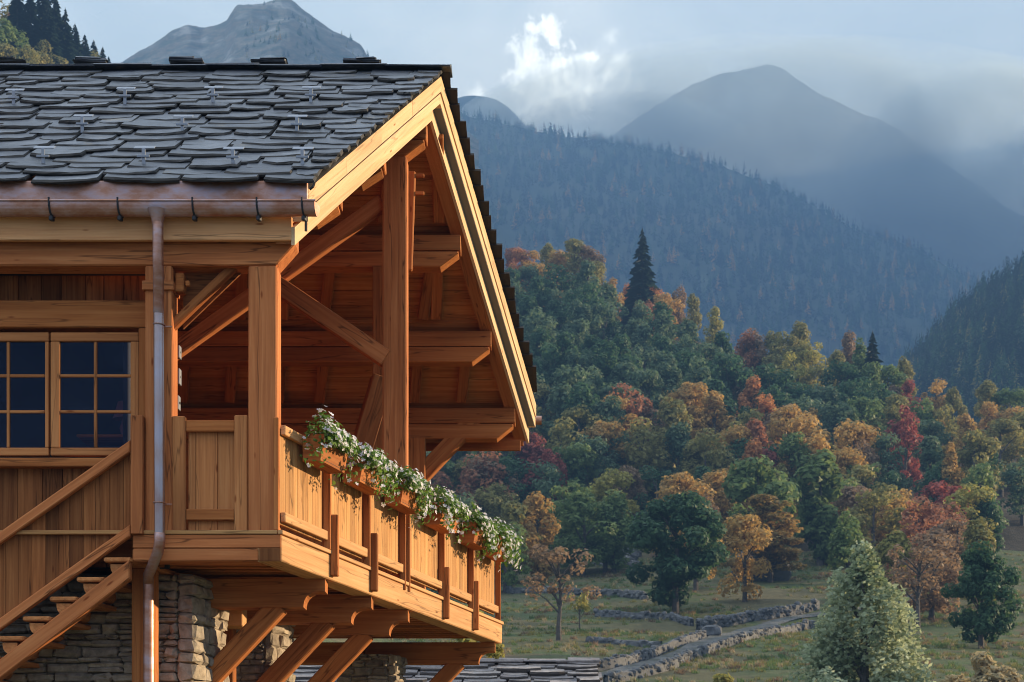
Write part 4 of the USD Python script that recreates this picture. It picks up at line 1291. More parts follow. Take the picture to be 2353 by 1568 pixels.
rg = np.random.default_rng(31)
gx, gy = rg.uniform(-45, 75, 26000), rg.uniform(92, 285, 26000)
ok = (np.abs(gx / gy - 0.10) < 0.2) & (meshkit.fbm(np.c_[gx / 14, gy / 5, gx * 0], 3, 8) > rg.uniform(0.36, 0.60, 26000))
d2 = np.min((gx[:, None] - pp[None, ::2, 0]) ** 2 + (gy[:, None] - pp[None, ::2, 1]) ** 2, 1)
ok &= d2 > 4.0
gp = np.c_[gx, gy, ground_z(gx, gy)][ok]
pi = UsdGeom.PointInstancer.Define(stage, path_for("/World", "grass"))
protos = []
for k, c in enumerate(("olive", "pale", "mid_green", "brown")):
    Vs = []
    for j in range(16):
        a_ = rg.uniform(0, 2 * np.pi); b_ = rg.uniform(0, 0.28); h_ = rg.uniform(0.16, 0.42); l_ = rg.normal(size=2) * 0.12
        o_ = np.array([b_ * math.cos(a_), b_ * math.sin(a_), -0.03]); s_ = np.array([math.cos(a_ * 3), math.sin(a_ * 3), 0]) * 0.045
        Vs += [o_ - s_, o_ + s_, o_ + np.array([l_[0], l_[1], h_])]
    protos.append(emit(str(pi.GetPath()), "tuft", np.array(Vs), np.arange(len(Vs)).reshape(-1, 3), "leaf_" + c, tint=np.repeat(rg.random(16), 3) * 0.35))
pi.CreatePrototypesRel().SetTargets([Sdf.Path(p_) for p_ in protos])
pi.CreateProtoIndicesAttr(Vt.IntArray.FromNumpy(rg.choice(4, len(gp), p=[0.50, 0.14, 0.26, 0.10]).astype(np.int32)))
pi.CreatePositionsAttr(Vt.Vec3fArray.FromNumpy(gp.astype(np.float32)))
sc_ = rg.uniform(0.6, 1.3, len(gp)); pi.CreateScalesAttr(Vt.Vec3fArray.FromNumpy(np.stack([sc_ * 1.4, sc_ * 1.4, sc_], 1).astype(np.float32)))
tag(pi.GetPrim(), "dry autumn grass in tufts over the meadow", "grass", kind="stuff")

# ---------------------------------------------------------------- distant hills
def curve_hill(name, A, T, R, floor_, front, m, label, nz=70, na=240, rough=0.0, scale=300.0, seed=1):
    """A hill whose crest stands at distance R(a) and elevation T(a) over the bearing a = x / y."""
    A = np.array(A); aa = np.linspace(A[0], A[-1], na)
    t, r = np.interp(aa, A, T), np.interp(aa, A, R)
    # smooth the crest a little, then roughen it
    k = np.ones(5) / 5
    t = np.convolve(np.pad(t, 2, "edge"), k, "valid")
    V = []
    for s in np.linspace(-0.45, 1, nz):
        if s <= 0:
            y = r * (1 - s * 0.9); z = (t * r) + s * 0.9 * r * 0.30
        else:
            y = r * (1 - s * front); z = t * r * (1 - s) + floor_ * s
        x = aa * r if s <= 0 else aa * y
        P = np.stack([aa * y, y, z], 1)
        if rough:
            nn = 0.55 * (meshkit.fbm(P / scale, 6, seed) - 0.5) + 0.7 * (0.32 - np.abs(meshkit.fbm(P / scale * np.array([1.6, 1.6, 0.5]) + 7, 6, seed + 11) - 0.5) * 2.2)
            P[:, 2] += nn * rough * np.clip(0.35 + abs(s) * 2, 0, 1)
            P[:, 1] += (meshkit.fbm(P / scale * 1.3 + 17, 5, seed + 3) - 0.5) * rough * 1.2
        V.append(P)
    V = np.array(V).reshape(-1, 3)
    i, j = np.meshgrid(np.arange(na - 1), np.arange(nz - 1))
    a = (j * na + i).ravel()
    Fc = np.stack([a, a + na, a + na + 1, a + 1], 1)
    emit("/World", name, V, Fc, m, smooth=True, kind="structure", label=label)
    return V, Fc


def aof(u): return (u - U0) / F
def tof(v): return (V0 - v) / F


# spruce covered ridge across the valley
c2 = [(-900, 60), (0, 150), (700, 190), (1060, 258), (1130, 268), (1230, 290), (1330, 310), (1420, 318), (1520, 338), (1650, 372), (1750, 412), (1830, 440), (1900, 486), (1980, 528), (2060, 545), (2150, 592), (2230, 640), (2290, 668), (2353, 730), (2600, 900), (3200, 1150)]
R2 = 2900.0
hill2 = curve_hill("spruce_ridge", [aof(u) for u, v in c2], [tof(v + 6) for u, v in c2], [R2] * len(c2), 200.0, 0.55, "spruce_ground", "long ridge covered with spruces", rough=36, scale=260, seed=4)
# rocky summit at left behind the roof
c3 = [(-200, 330), (100, 250), (262, 150), (330, 118), (388, 84), (440, 70), (468, 78), (520, 60), (545, 26), (570, 18), (605, 14), (650, 4), (672, 6), (700, 26), (740, 58), (775, 84), (800, 92), (832, 112), (846, 140), (900, 190), (1000, 260), (1100, 330)]
hill3 = curve_hill("rocky_summit", [aof(u) for u, v in c3], [tof(v) for u, v in c3], [1900.0] * len(c3), 330.0, 0.45, "rock_face", "bare rocky summit behind the slate roof", rough=42, scale=110, seed=9, na=420, nz=110)
# far blue peak at right
c4 = [(700, 500), (1000, 420), (1200, 360), (1380, 300), (1500, 235), (1580, 190), (1660, 166), (1740, 152), (1780, 150), (1808, 158), (1835, 182), (1900, 215), (1980, 262), (2040, 296), (2090, 326), (2160, 372), (2250, 430), (2400, 520), (2900, 800)]
hill4 = curve_hill("far_peak", [aof(u) for u, v in c4], [tof(v) for u, v in c4], [3350.0] * len(c4), 500.0, 0.10, "far_rock", "far peak fading into the cloud", rough=110, scale=420, seed=21, na=260)
# small grey knoll left of the cloud
c5 = [(900, 330), (1040, 216), (1090, 208), (1130, 214), (1160, 226), (1190, 256), (1230, 300), (1300, 360)]
curve_hill("grey_knoll", [aof(u) for u, v in c5], [tof(v) for u, v in c5], [3150.0] * len(c5), 500.0, 0.06, "far_rock", "grey rounded knoll behind the ridge", rough=40, scale=200, seed=33, na=90)
# dark wooded slope at right
c6 = [(2040, 905), (2100, 850), (2130, 822), (2180, 762), (2240, 706), (2300, 668), (2353, 640), (2500, 540), (2900, 330), (3600, 120), (4600, 60)]
hill6 = curve_hill("dark_slope", [aof(u) for u, v in c6], [tof(v) for u, v in c6], [1100.0] * len(c6), 95.0, 0.5, "spruce_ground", "dark wooded slope at the right", rough=14, scale=120, seed=41, na=200)

# added unseen ridge at right, its crest shaped to shade meadow and far hills
crest = [(-700, 700, 80), (-250, 700, 110), (0, 700, 132), (40, 700, 130), (88, 700, 124), (125, 700, 142), (150, 700, 165), (190, 700, 178), (225, 700, 150), (250, 700, 128), (413, 720, 128), (560, 800, 165), (690, 880, 270), (774, 950, 400), (1000, 1150, 560), (1400, 1500, 900), (2000, 2000, 1350), (2650, 2650, 1420), (3000, 2900, 1540), (3500, 3200, 1600)]
cq = np.linspace(-700, 3500, 160)
cd, ch = np.interp(cq, [c[0] for c in crest], [c[1] for c in crest]), np.interp(cq, [c[0] for c in crest], [c[2] for c in crest])
SUN_S, SUN_T = math.cos(SUN_AZ), math.sin(SUN_AZ)
V = []
for s in np.linspace(-1, 1, 41):
    run = np.where(s < 0, 0.5, 0.4) * ch
    d_ = cd + s * run
    z_ = ch * (1 - abs(s)) - 20
    P = np.stack([-SUN_T * cq + SUN_S * d_, SUN_S * cq + SUN_T * d_, z_], 1)
    P += (meshkit.fbm(P / 160.0, 5, 51)[:, None] - 0.5) * np.array([40, 40, 24.0]) * np.clip(ch / 500, 0.15, 1)[:, None] * (abs(s) > 0.04)
    V.append(P)
V = np.array(V).reshape(-1, 3)
i, j = np.meshgrid(np.arange(159), np.arange(40))
a = (j * 160 + i).ravel()
emit("/World", "added_shade_ridge", V, np.stack([a, a + 1, a + 161, a + 160], 1), "spruce_ground", smooth=True, kind="structure", label="added ridge out of view to the right, shading the valley")

# ================================================================ trees
def spruce_mesh(r, tiers=9, per=11, droop=0.35, w=0.19):
    """Unit height; branches as tapering sprays."""
    V, Fc, n = [], [], 0
    for i in range(tiers * per):
        f = (i + r.random()) / (tiers * per)
        z = 0.10 + 0.88 * f
        rad = w * (1 - f) ** 0.85 * r.uniform(0.65, 1.15) + 0.012
        th = r.uniform(0, 2 * np.pi)
        d = np.array([math.cos(th), math.sin(th), 0]); s = np.array([-d[1], d[0], 0])
        root = np.array([0, 0, z + 0.02]); tip = d * rad + np.array([0, 0, z - rad * droop])
        mid = d * rad * 0.6 + np.array([0, 0, z - rad * droop * 0.3])
        ww = rad * r.uniform(0.22, 0.34)
        V += [root, mid + s * ww, tip, mid - s * ww, mid + np.array([0, 0, -ww * 0.9])]
        Fc += [(n, n + 1, n + 2), (n, n + 2, n + 3), (n, n + 4, n + 2)]
        n += 5
    V += [np.array([0, 0, 1.02]), np.array([0.012, 0, 0.9]), np.array([-0.008, 0.01, 0.9]), np.array([-0.006, -0.01, 0.9])]
    Fc += [(n, n + 1, n + 2), (n, n + 2, n + 3), (n, n + 3, n + 1)]
    return np.array(V), np.array(Fc)


def lobes_for(kind, r, many=1):
    """Ellipsoids that make up a crown of unit height: centre, radii."""
    out = []
    if kind == "round":
        for _ in range(34 * many):
            th, f = r.uniform(0, 2 * np.pi), r.uniform(0, 1)
            rad = 0.30 * math.sqrt(r.uniform(0, 1)) * math.sin(math.pi * (0.16 + 0.78 * f)) ** 0.7
            q = r.uniform(0.06, 0.125) * (0.8 if many > 1 else 1)
            out.append((rad * math.cos(th), rad * math.sin(th), 0.13 + 0.77 * f, q, q, q * 0.85))
    elif kind == "oval":
        for _ in range(30 * many):
            th, f = r.uniform(0, 2 * np.pi), r.uniform(0, 1)
            rad = 0.21 * math.sqrt(r.uniform(0, 1)) * math.sin(math.pi * (0.15 + 0.82 * f)) ** 0.8
            q = r.uniform(0.05, 0.10)
            out.append((rad * math.cos(th), rad * math.sin(th), 0.10 + 0.82 * f, q, q, q * 1.2))
    elif kind == "layered":
        for k in range(38):
            th, f = r.uniform(0, 2 * np.pi), (k + r.random()) / 38
            rad = (0.34 - 0.22 * f) * r.uniform(0.25, 1.0)
            q = r.uniform(0.08, 0.13) * (1.1 - 0.4 * f)
            out.append((rad * math.cos(th), rad * math.sin(th), 0.12 + 0.80 * f, q * 1.25, q * 1.25, q * 0.36))
    elif kind == "spire":
        for k in range(22):
            th, f = r.uniform(0, 2 * np.pi), (k + r.random()) / 22
            rad = 0.17 * (1 - f) ** 0.7 * r.uniform(0.2, 1.0)
            q = 0.05 + 0.07 * (1 - f) * r.uniform(0.6, 1.1)
            out.append((rad * math.cos(th), rad * math.sin(th), 0.16 + 0.76 * f, q, q, q * 1.5))
    elif kind == "poplar":
        for k in range(34):
            th, f = r.uniform(0, 2 * np.pi), (k + r.random()) / 34
            rad = 0.26 * (1 - f) ** 0.62 * r.uniform(0.35, 1.0)
            q = 0.045 + 0.055 * (1 - f) * r.uniform(0.6, 1.1)
            out.append((rad * math.cos(th), rad * math.sin(th), 0.06 + 0.84 * f, q, q, q * 2.3))
    elif kind == "sparse":
        for k in range(16):
            th, f = r.uniform(0, 2 * np.pi), r.uniform(0, 1)
            rad = 0.30 * math.sqrt(r.random())
            q = r.uniform(0.05, 0.09)
            out.append((rad * math.cos(th), rad * math.sin(th), 0.48 + 0.44 * f, q, q, q))
    return np.array(out)


def crown_mesh(kind, r, n, size, dens=1.0):
    L = lobes_for(kind, r, 2 if n > 6000 else 1)
    area = L[:, 3] ** 2
    k = r.choice(len(L), n, p=area / area.sum())
    d = r.normal(size=(n, 3)); d /= np.linalg.norm(d, axis=1, keepdims=True)
    rr = r.uniform(0.72, 1.12, n)
    P = L[k, :3] + d * L[k, 3:] * rr[:, None]
    nrm = d * np.array([1, 1, 1.0]) + r.normal(size=(n, 3)) * 0.38 + np.array([0, 0, 0.35])
    if kind == "layered":
        nrm = r.normal(size=(n, 3)) * 0.35 + np.array([0, 0, 1.0]) + d * 0.5
    if kind == "poplar":
        nrm = r.normal(size=(n, 3)) + d * 0.35 + np.array([0.1, 0, 0.1])
    V, Fc = quads(P, nrm, size * r.uniform(0.6, 1.35, n), r)
    lt = r.uniform(0.1, 0.9, len(L))[k]
    # whole sides of a tree turn earlier than others
    turn = meshkit.fbm(P * 3.2 + r.uniform(0, 40, 3), 3)
    tint = np.clip(0.45 * lt + 0.9 * (turn - 0.28) + r.uniform(-0.16, 0.16, n), 0, 1)
    return V, Fc, np.repeat(tint, 4), L


def trunk_mesh(L, r, rb=0.022, limbs=7, top=0.75):
    parts = [tube([(0, 0, -0.06), (r.uniform(-.008, .008), r.uniform(-.008, .008), 0.15), (r.uniform(-.02, .02), r.uniform(-.02, .02), 0.45), (0, 0, top)], [rb * 1.35, rb, rb * 0.7, rb * 0.2], 7)]
    for q in L[r.choice(len(L), min(limbs, len(L)), replace=False)]:
        z0 = max(0.12, q[2] - 0.18 - 0.25 * math.hypot(q[0], q[1]))
        parts.append(tube([(0, 0, z0), (q[0] * 0.5, q[1] * 0.5, (z0 + q[2]) / 2 + 0.02), (q[0], q[1], q[2])], [rb * 0.5, rb * 0.3, rb * 0.1], 5))
    return join(parts)


FIRST = {}
PLACED = []
TREE_LABEL = {
    "dark_green": "dark green broadleaf tree in the dense wood on the hillside",
    "blue_green": "dull blue green tree of the even stand high on the hillside",
    "mid_green": "green tree standing among the autumn trees of the hillside",
    "olive": "olive green tree starting to turn among the hillside trees",
    "yellow_green": "yellow green tree in the autumn wood of the hillside",
    "gold": "golden brown autumn tree in the hillside wood",
    "orange": "orange autumn tree in the hillside wood",
    "salmon": "faded reddish brown tree in the hillside wood",
    "red": "red autumn tree among gold and green trees of the hillside",
    "brown": "dull brown half bare tree in the hillside wood",
    "spruce": "pointed dark spruce rising among the autumn trees of the hillside",
    "pale": "pale straw coloured bush in the wood",
}
tree_count = 0


def tree(u, H, color, kind="round", width=1.0, v_top=None, v_base=None, label=None, n=2900, size=0.0225, unique=False, name=None, sink=0.0, cat="tree", variant=None, at_y=None, gl=None):
    """Stands a tree on the land so that its top (or foot) lies on the given line of sight."""
    global tree_count
    a = aof(u)
    if at_y is not None:
        y = at_y
    elif v_base is not None:
        g = ray_ground(u, v_base)
        if g is None: return
        y = g[1]
        if v_top is not None: H = (tof(v_top) * y - g[2])
    else:
        yy = np.linspace(95, 560, 2400)
        dz = ground_z(a * yy, yy) + H - tof(v_top) * yy
        k = np.nonzero(dz > 0)[0]
        if len(k) and k[0] == 0: return
        y = yy[k[0]] if len(k) else float(np.interp(a, SKY_A, SKY_R)) * 0.985
        if not len(k):
            H = min(max(tof(v_top) * y - float(ground_z(a * y, y)), H), 1.7 * H)
    x = a * y; z = float(ground_z(x, y)) - sink
    rz = float(rng.uniform(0, 360))
    sc = (H * width, H * width, H)
    grp = None
    wild = label is None
    if wild:
        label = TREE_LABEL[color]; grp = gl or f"{color.replace('_', ' ')} trees of the hillside wood"
    nm = name or {"spruce": "spruce_tree"}.get(kind, "broadleaf_tree")
    variant = int(rng.integers(0, 4)) if variant is None else variant
    key = (kind, color, variant, n)
    tree_count += 1
    if key in FIRST and not unique:
        path = path_for("/World", nm)
        x_ = UsdGeom.Xform.Define(stage, path)
        x_.AddTranslateOp().Set(Gf.Vec3d(float(x), float(y), float(z))); x_.AddRotateZOp().Set(rz); x_.AddScaleOp().Set(Gf.Vec3f(*map(float, sc)))
        p_ = x_.GetPrim(); p_.GetReferences().AddInternalReference(FIRST[key]); p_.SetInstanceable(True)
        tag(p_, label, cat, grp)
        if not grp: p_.SetCustomDataByKey("group", "")
        if wild: PLACED.append((path, u, v_top, color, kind))
        return path
    r = np.random.default_rng(sum(map(ord, kind + color)) * 7 + variant * 131 + n)
    T = thing(nm, label, cat, (x, y, z), group=grp, rotz=rz, scale=sc)
    if wild: PLACED.append((T, u, v_top, color, kind))
    if kind == "spruce":
        V, Fc = spruce_mesh(r, tiers=16, per=26, w=0.20)
        emit(T, "crown", V, Fc, "leaf_" + color, tint=np.repeat(r.random(len(V) // 5 + 1), 5)[:len(V)])
        V, Fc = tube([(0, 0, -0.05), (0, 0, 0.5), (0, 0, 0.97)], [0.016, 0.010, 0.002], 6)
        emit(T, "trunk", V, Fc, "bark", grain=V * 8)
    else:
        V, Fc, t, L = crown_mesh(kind, r, n, size)
        emit(T, "crown", V, Fc, "leaf_" + color, tint=t)
        V, Fc = trunk_mesh(L, r, rb={"sparse": 0.02}.get(kind, 0.022), limbs=12 if kind == "sparse" else 8)
        emit(T, "trunk", V, Fc, "bark", grain=V * 8)
    if not unique: FIRST[key] = T
    return T


# single trees that stand out
tree(1553, 14, "dark_green", "round", 1.12, v_top=1112, v_base=1412, n=14000, size=0.018, unique=True, label="big lone dark green tree with a thick trunk on the meadow above the path")
tree(1770, 12, "amber", "layered", 1.25, v_top=1128, v_base=1338, n=7500, size=0.020, unique=True, label="orange and olive tree with layered branches over the dark boulder")
tree(1978, 16, "poplar", "poplar", 1.12, v_top=1236, at_y=None, v_base=None, n=1, label="x") if False else None
yq = 100.0
Hq = tof(1238) * yq - float(ground_z(aof(1985) * yq, yq))
tree(1985, Hq, "poplar", "poplar", 1.35, at_y=yq, n=16000, size=0.0125, unique=True, name="poplar_tree", label="tall pale silvery green poplar in front of the path, sunlit at its top")
tree(2255, 13, "dark_green", "round", 1.05, v_top=1240, v_base=1490, n=9000, size=0.020, unique=True, label="dark green bushy tree at the right edge beyond the poplar")
tree(2275, 6.5, "pale", "round", 1.0, v_top=1448, at_y=100, sink=2.2, n=4000, size=0.028, unique=True, label="pale straw coloured bush at the lower right corner", cat="bush", name="bush")
tree(2200, 2.5, "pale", "round", 1.4, v_top=1490, at_y=105, n=1500, size=0.04, unique=True, label="small pale bush left of the straw coloured bush at the lower right", cat="bush", name="bush")
tree(1476, 20, "spruce", "spruce", 1.15, v_top=524, label="lone tall spruce on the skyline of the near hill", unique=True)
tree(1284, 7, "brown", "sparse", 1.25, v_top=1245, v_base=1472, n=700, size=0.022, unique=True, label="thin half bare young tree with rusty leaves on the meadow")
tree(1332, 4, "yellow_green", "sparse", 0.7, v_top=1345, v_base=1450, n=420, size=0.04, unique=True, label="slender yellow green sapling right of the half bare young tree", variant=7)
tree(1322, 4, "mid_green", "spire", 1.3, v_top=1242, v_base=1308, n=1500, size=0.045, unique=True, label="small pointed green shrub in front of the stone heap", cat="shrub", name="shrub")
tree(1740, 14, "mid_green", "round", 1.0, v_top=1040, v_base=1320, n=3000, size=0.03, unique=True, label="green tree directly behind the orange layered tree", variant=9)
tree(2060, 9, "yellow_green", "oval", 1.2, v_top=1215, v_base=1375, n=3500, size=0.03, unique=True, label="yellow green tree just behind the top of the poplar", variant=5)
tree(1885, 13, "mid_green", "oval", 1.3, v_top=1040, v_base=1300, n=4500, size=0.026, unique=True, label="soft green tree between the orange layered tree and the poplar", variant=6)
for k, (u, v, H, c, lab) in enumerate(((1078, 1492, 2.0, "yellow_green", "small bright yellow bush seen under the far end of the balcony"), (1140, 1508, 1.0, "yellow_green", "tiny yellow bush just over the slate roof's ridge"), (1660, 1560, 2.0, "yellow_green", "small yellow bush at the bottom of the meadow left of the poplar"), (1600, 1562, 1.5, "salmon", "rusty low bush at the bottom edge of the meadow"))):
    yb = 66.0 if k < 2 else 118.0
    tree(u, H, c, "round", 1.3, at_y=yb, n=500, size=0.06, unique=True, label=lab, cat="bush", name="bush", sink=-(tof(v + 25) * yb - float(ground_z(aof(u) * yb, yb))) if k < 2 else 0.0)

# the autumn wood: (u, top v, colour, kind, height, width)
WOOD = [
    (1420, 905, "gold", "round", 13, 1.0), (1440, 882, "salmon", "round", 14, 1.0), (1390, 960, "gold", "round", 13, 1.1), (1470, 960, "olive", "round", 13, 1.1),
    (1540, 905, "olive", "oval", 14, 1.0), (1590, 870, "gold", "round", 14, 1.0), (1640, 900, "gold", "oval", 13, 1.1), (1560, 960, "blue_green", "oval", 13, 1.1), (1620, 985, "olive", "round", 13, 1.0),
    (1485, 1010, "yellow_green", "round", 15, 1.15), (1410, 1075, "yellow_green", "round", 11, 1.1), (1560, 1075, "gold", "round", 12, 1.1), (1640, 1070, "gold", "oval", 12, 1.1), (1600, 1150, "gold", "oval", 10, 1.1),
    (1065, 1040, "salmon", "round", 14, 1.05), (1110, 1030, "salmon", "round", 13, 1.0), (1120, 1110, "salmon", "round", 12, 1.05), (1040, 1090, "brown", "round", 12, 1.0), (1020, 1150, "olive", "round", 11, 1.1), (1080, 1180, "brown", "round", 9, 1.1),
    (1225, 990, "red", "oval", 13, 1.1), (1265, 1030, "red", "oval", 12, 1.0), (1240, 1075, "red", "round", 10, 1.1), (1215, 1075, "gold", "oval", 13, 1.05), (1235, 1130, "gold", "oval", 11, 1.05), (1180, 1150, "olive", "round", 10, 1.0), (1160, 1200, "mid_green", "round", 8, 1.2),
    (1330, 1040, "olive", "round", 13, 1.1), (1300, 1100, "mid_green", "round", 11, 1.1), (1340, 1120, "mid_green", "round", 11, 1.2), (1390, 1150, "mid_green", "round", 9, 1.3), (1270, 1150, "mid_green", "round", 9, 1.2),
    (1725, 865, "orange", "oval", 13, 1.0), (1765, 905, "orange", "oval", 13, 1.0), (1690, 960, "gold", "round", 13, 1.0), (1720, 940, "olive", "round", 13, 1.0), (1735, 965, "salmon", "oval", 13, 0.9), (1725, 1010, "orange", "oval", 13, 0.95), (1760, 1030, "red", "oval", 11, 0.9),
    (1810, 920, "gold", "round", 14, 1.0), (1850, 945, "gold", "round", 14, 1.05), (1820, 985, "mid_green", "round", 13, 1.0), (1870, 990, "gold", "oval", 13, 1.1), (1680, 1080, "olive", "round", 11, 1.0), (1790, 1060, "olive", "oval", 11, 1.0),
    (1960, 945, "gold", "round", 14, 1.0), (2010, 960, "gold", "round", 15, 1.1), (1935, 1010, "gold", "round", 13, 1.0), (2040, 1030, "gold", "oval", 13, 1.0), (1980, 1060, "olive", "round", 12, 1.15), (2010, 1110, "olive", "round", 11, 1.2), (2060, 1120, "gold", "round", 10, 1.1), (1930, 1090, "mid_green", "round", 11, 1.1),
    (2080, 930, "red", "oval", 14, 0.95), (2130, 945, "red", "oval", 15, 1.05), (2110, 1000, "salmon", "round", 14, 1.0), (2150, 1010, "red", "round", 14, 1.1), (2120, 1070, "salmon", "round", 13, 1.1), (2160, 1090, "red", "round", 11, 1.15), (2110, 1140, "salmon", "round", 10, 1.2), (2175, 1150, "salmon", "round", 9, 1.2),
    (2185, 1010, "gold", "spire", 13, 0.9), (2220, 950, "gold", "oval", 13, 1.0), (2240, 985, "olive", "round", 13, 1.0), (2270, 1060, "yellow_green", "round", 14, 1.1), (2230, 1110, "yellow_green", "round", 11, 1.1), (2310, 1090, "mid_green", "round", 12, 1.2), (2340, 1000, "mid_green", "round", 14, 1.1), (2300, 960, "olive", "round", 13, 1.1), (2350, 940, "olive", "round", 13, 1.0), (2330, 1170, "orange", "round", 12, 1.1), (2200, 1180, "brown", "round", 9, 1.2), (2140, 1210, "brown", "round", 9, 1.2), (2110, 1250, "brown", "sparse", 8, 1.3),
    (2030, 880, "dark_green", "round", 12, 1.1), (1985, 900, "mid_green", "round", 13, 1.0), (2090, 872, "red", "oval", 12, 0.8), (2120, 905, "mid_green", "oval", 13, 1.0), (2190, 885, "olive", "oval", 12, 0.8), (2160, 930, "olive", "round", 12, 1.0), (2060, 905, "olive", "round", 12, 1.0),
    (1840, 735, "olive", "oval", 14, 0.9), (1810, 760, "olive", "round", 13, 1.0), (1740, 745, "brown", "oval", 14, 0.9), (1775, 755, "olive", "oval", 13, 0.9), (1715, 760, "salmon", "oval", 13, 0.9), (1865, 780, "yellow_green", "round", 13, 1.0), (1830, 800, "yellow_green", "round", 13, 1.0), (1880, 830, "olive", "round", 13, 1.0), (1950, 760, "brown", "oval", 13, 0.8), (1925, 800, "olive", "oval", 13, 0.9),
    (1975, 775, "mid_green", "spire", 15, 1.0), (2005, 762, "spruce", "spruce", 17, 1.2), (2040, 830, "mid_green", "round", 13, 1.0), (2075, 815, "olive", "oval", 13, 0.9), (2000, 830, "mid_green", "oval", 13, 1.0),
    (1760, 830, "dark_green", "round", 13, 1.1), (1810, 850, "dark_green", "round", 13, 1.2), (1930, 820, "dark_green", "round", 14, 1.0), (1960, 860, "dark_green", "round", 13, 1.1), (1880, 880, "blue_green", "round", 13, 1.1), (1915, 915, "blue_green", "round", 13, 1.1), (1780, 880, "dark_green", "round", 13, 1.1), (1850, 900, "blue_green", "round", 12, 1.1),
    (1200, 570, "orange", "round", 12, 0.9), (1225, 568, "gold", "round", 12, 1.0), (1262, 556, "olive", "oval", 13, 0.9), (1320, 548, "olive", "round", 14, 1.0), (1345, 560, "brown", "round", 13, 1.0), (1290, 570, "gold", "round", 12, 1.0), (1370, 600, "olive", "round", 12, 1.0), (1405, 640, "gold", "oval", 11, 0.9), (1440, 650, "orange", "oval", 10, 0.8), (1470, 655, "salmon", "oval", 11, 1.0), (1505, 660, "orange", "round", 11, 1.1), (1525, 668, "gold", "round", 11, 1.1), (1560, 650, "brown", "oval", 11, 0.8), (1590, 670, "olive", "oval", 11, 0.8), (1240, 600, "gold", "round", 12, 1.1), (1180, 560, "salmon", "oval", 12, 0.9), (1640, 705, "yellow_green", "oval", 11, 0.8), (1490, 690, "salmon", "round", 10, 1.1),
    (960, 1015, "brown", "round", 13, 1.0), (980, 1060, "salmon", "round", 12, 1.0), (1000, 1020, "mid_green", "round", 13, 1.1), (1160, 1000, "dark_green", "round", 13, 1.2), (1170, 1040, "dark_green", "round", 12, 1.2), (1290, 960, "olive", "round", 13, 1.1), (1330, 930, "olive", "round", 13, 1.0), (1350, 1000, "blue_green", "round", 12, 1.1), (1310, 1010, "mid_green", "round", 12, 1.1),
]
for (u, v, c, kd, H, w) in WOOD:
    tree(u, H * 1.15, c, kd, w * 1.05, v_top=v, n=2900 if kd != "sparse" else 700)
# the even dark stand higher up
rs = np.random.default_rng(77)
def skyline(u): return V0 - F * np.interp(aof(u), SKY_A, SKY_T)
cells = []
for v in np.arange(610, 930, 37):
    for u in np.arange(1160 + (v % 60) * 0.5, 1740, 58):
        uu, vv = u + rs.uniform(-18, 18), v + rs.uniform(-14, 14)
        if vv < skyline(uu) + 30: continue
        if vv > 905 - 0.0 * uu: continue
        if uu > 1500 and vv > 870: continue
        cells.append((uu, vv))
for (u, v) in cells:
    c = "blue_green" if rs.random() < 0.58 else "dark_green"
    if rs.random() < 0.04: c = "olive"
    tree(u, rs.uniform(13, 18), c, "oval" if rs.random() < 0.6 else "round", rs.uniform(0.95, 1.2), v_top=v, n=2900)
# fill: trees between those above
fillc = ["olive", "gold", "mid_green", "blue_green", "brown", "olive", "dark_green"]
for v in np.arange(880, 1200, 58):
    for u in np.arange(960, 2380, 92):
        uu, vv = u + rs.uniform(-24, 24), v + rs.uniform(-20, 20)
        if vv > 1150 and 1180 < uu < 1700: continue
        tree(uu, rs.uniform(11, 14), fillc[int(rs.integers(0, len(fillc)))], "round" if rs.random() < 0.6 else "oval", rs.uniform(1.0, 1.2), v_top=vv, n=2900)
# left spur above the slate roof
LEFT = [(118, 40, "olive", "oval", 15, 1.1), (140, 75, "mid_green", "oval", 13, 1.1), (185, 105, "dark_green", "oval", 11, 1.1), (205, 112, "olive", "round", 9, 1.0), (225, 125, "dark_green", "round", 8, 1.0), (95, 120, "olive", "round", 13, 1.1), (130, 130, "olive", "round", 12, 1.1), (-10, -40, "olive", "round", 16, 1.0), (20, 40, "mid_green", "round", 16, 1.0), (40, 20, "orange", "round", 12, 0.8), (75, 66, "orange", "round", 10, 0.8), (15, 100, "olive", "round", 15, 1.0), (60, 105, "olive", "round", 14, 1.0), (105, 90, "olive", "oval", 14, 1.1), (150, 110, "yellow_green", "oval", 10, 1.0), (170, 118, "olive", "round", 9, 1.0)]
for (u, v, c, kd, H, w) in LEFT:
    tree(u, H, c, kd, w, v_top=v, n=2900, gl="leafy trees of the left spur")
k_ = 0
for (u, v, H, w) in ((40, -60, 24, 1.0), (70, -45, 24, 1.0), (98, -50, 26, 1.0), (125, -30, 25, 1.0), (112, -10, 24, 1.0), (150, 20, 22, 1.2), (140, 72, 14, 1.5), (172, 55, 18, 1.4), (195, 80, 15, 1.5), (215, 92, 13, 1.5), (236, 108, 11, 1.5), (290, 130, 8, 1.2), (250, 130, 8, 1.4)):
    k_ += 1
    tree(u, H, "spruce", "spruce", w, v_top=v, variant=k_ % 3, gl="spruces of the left spur")

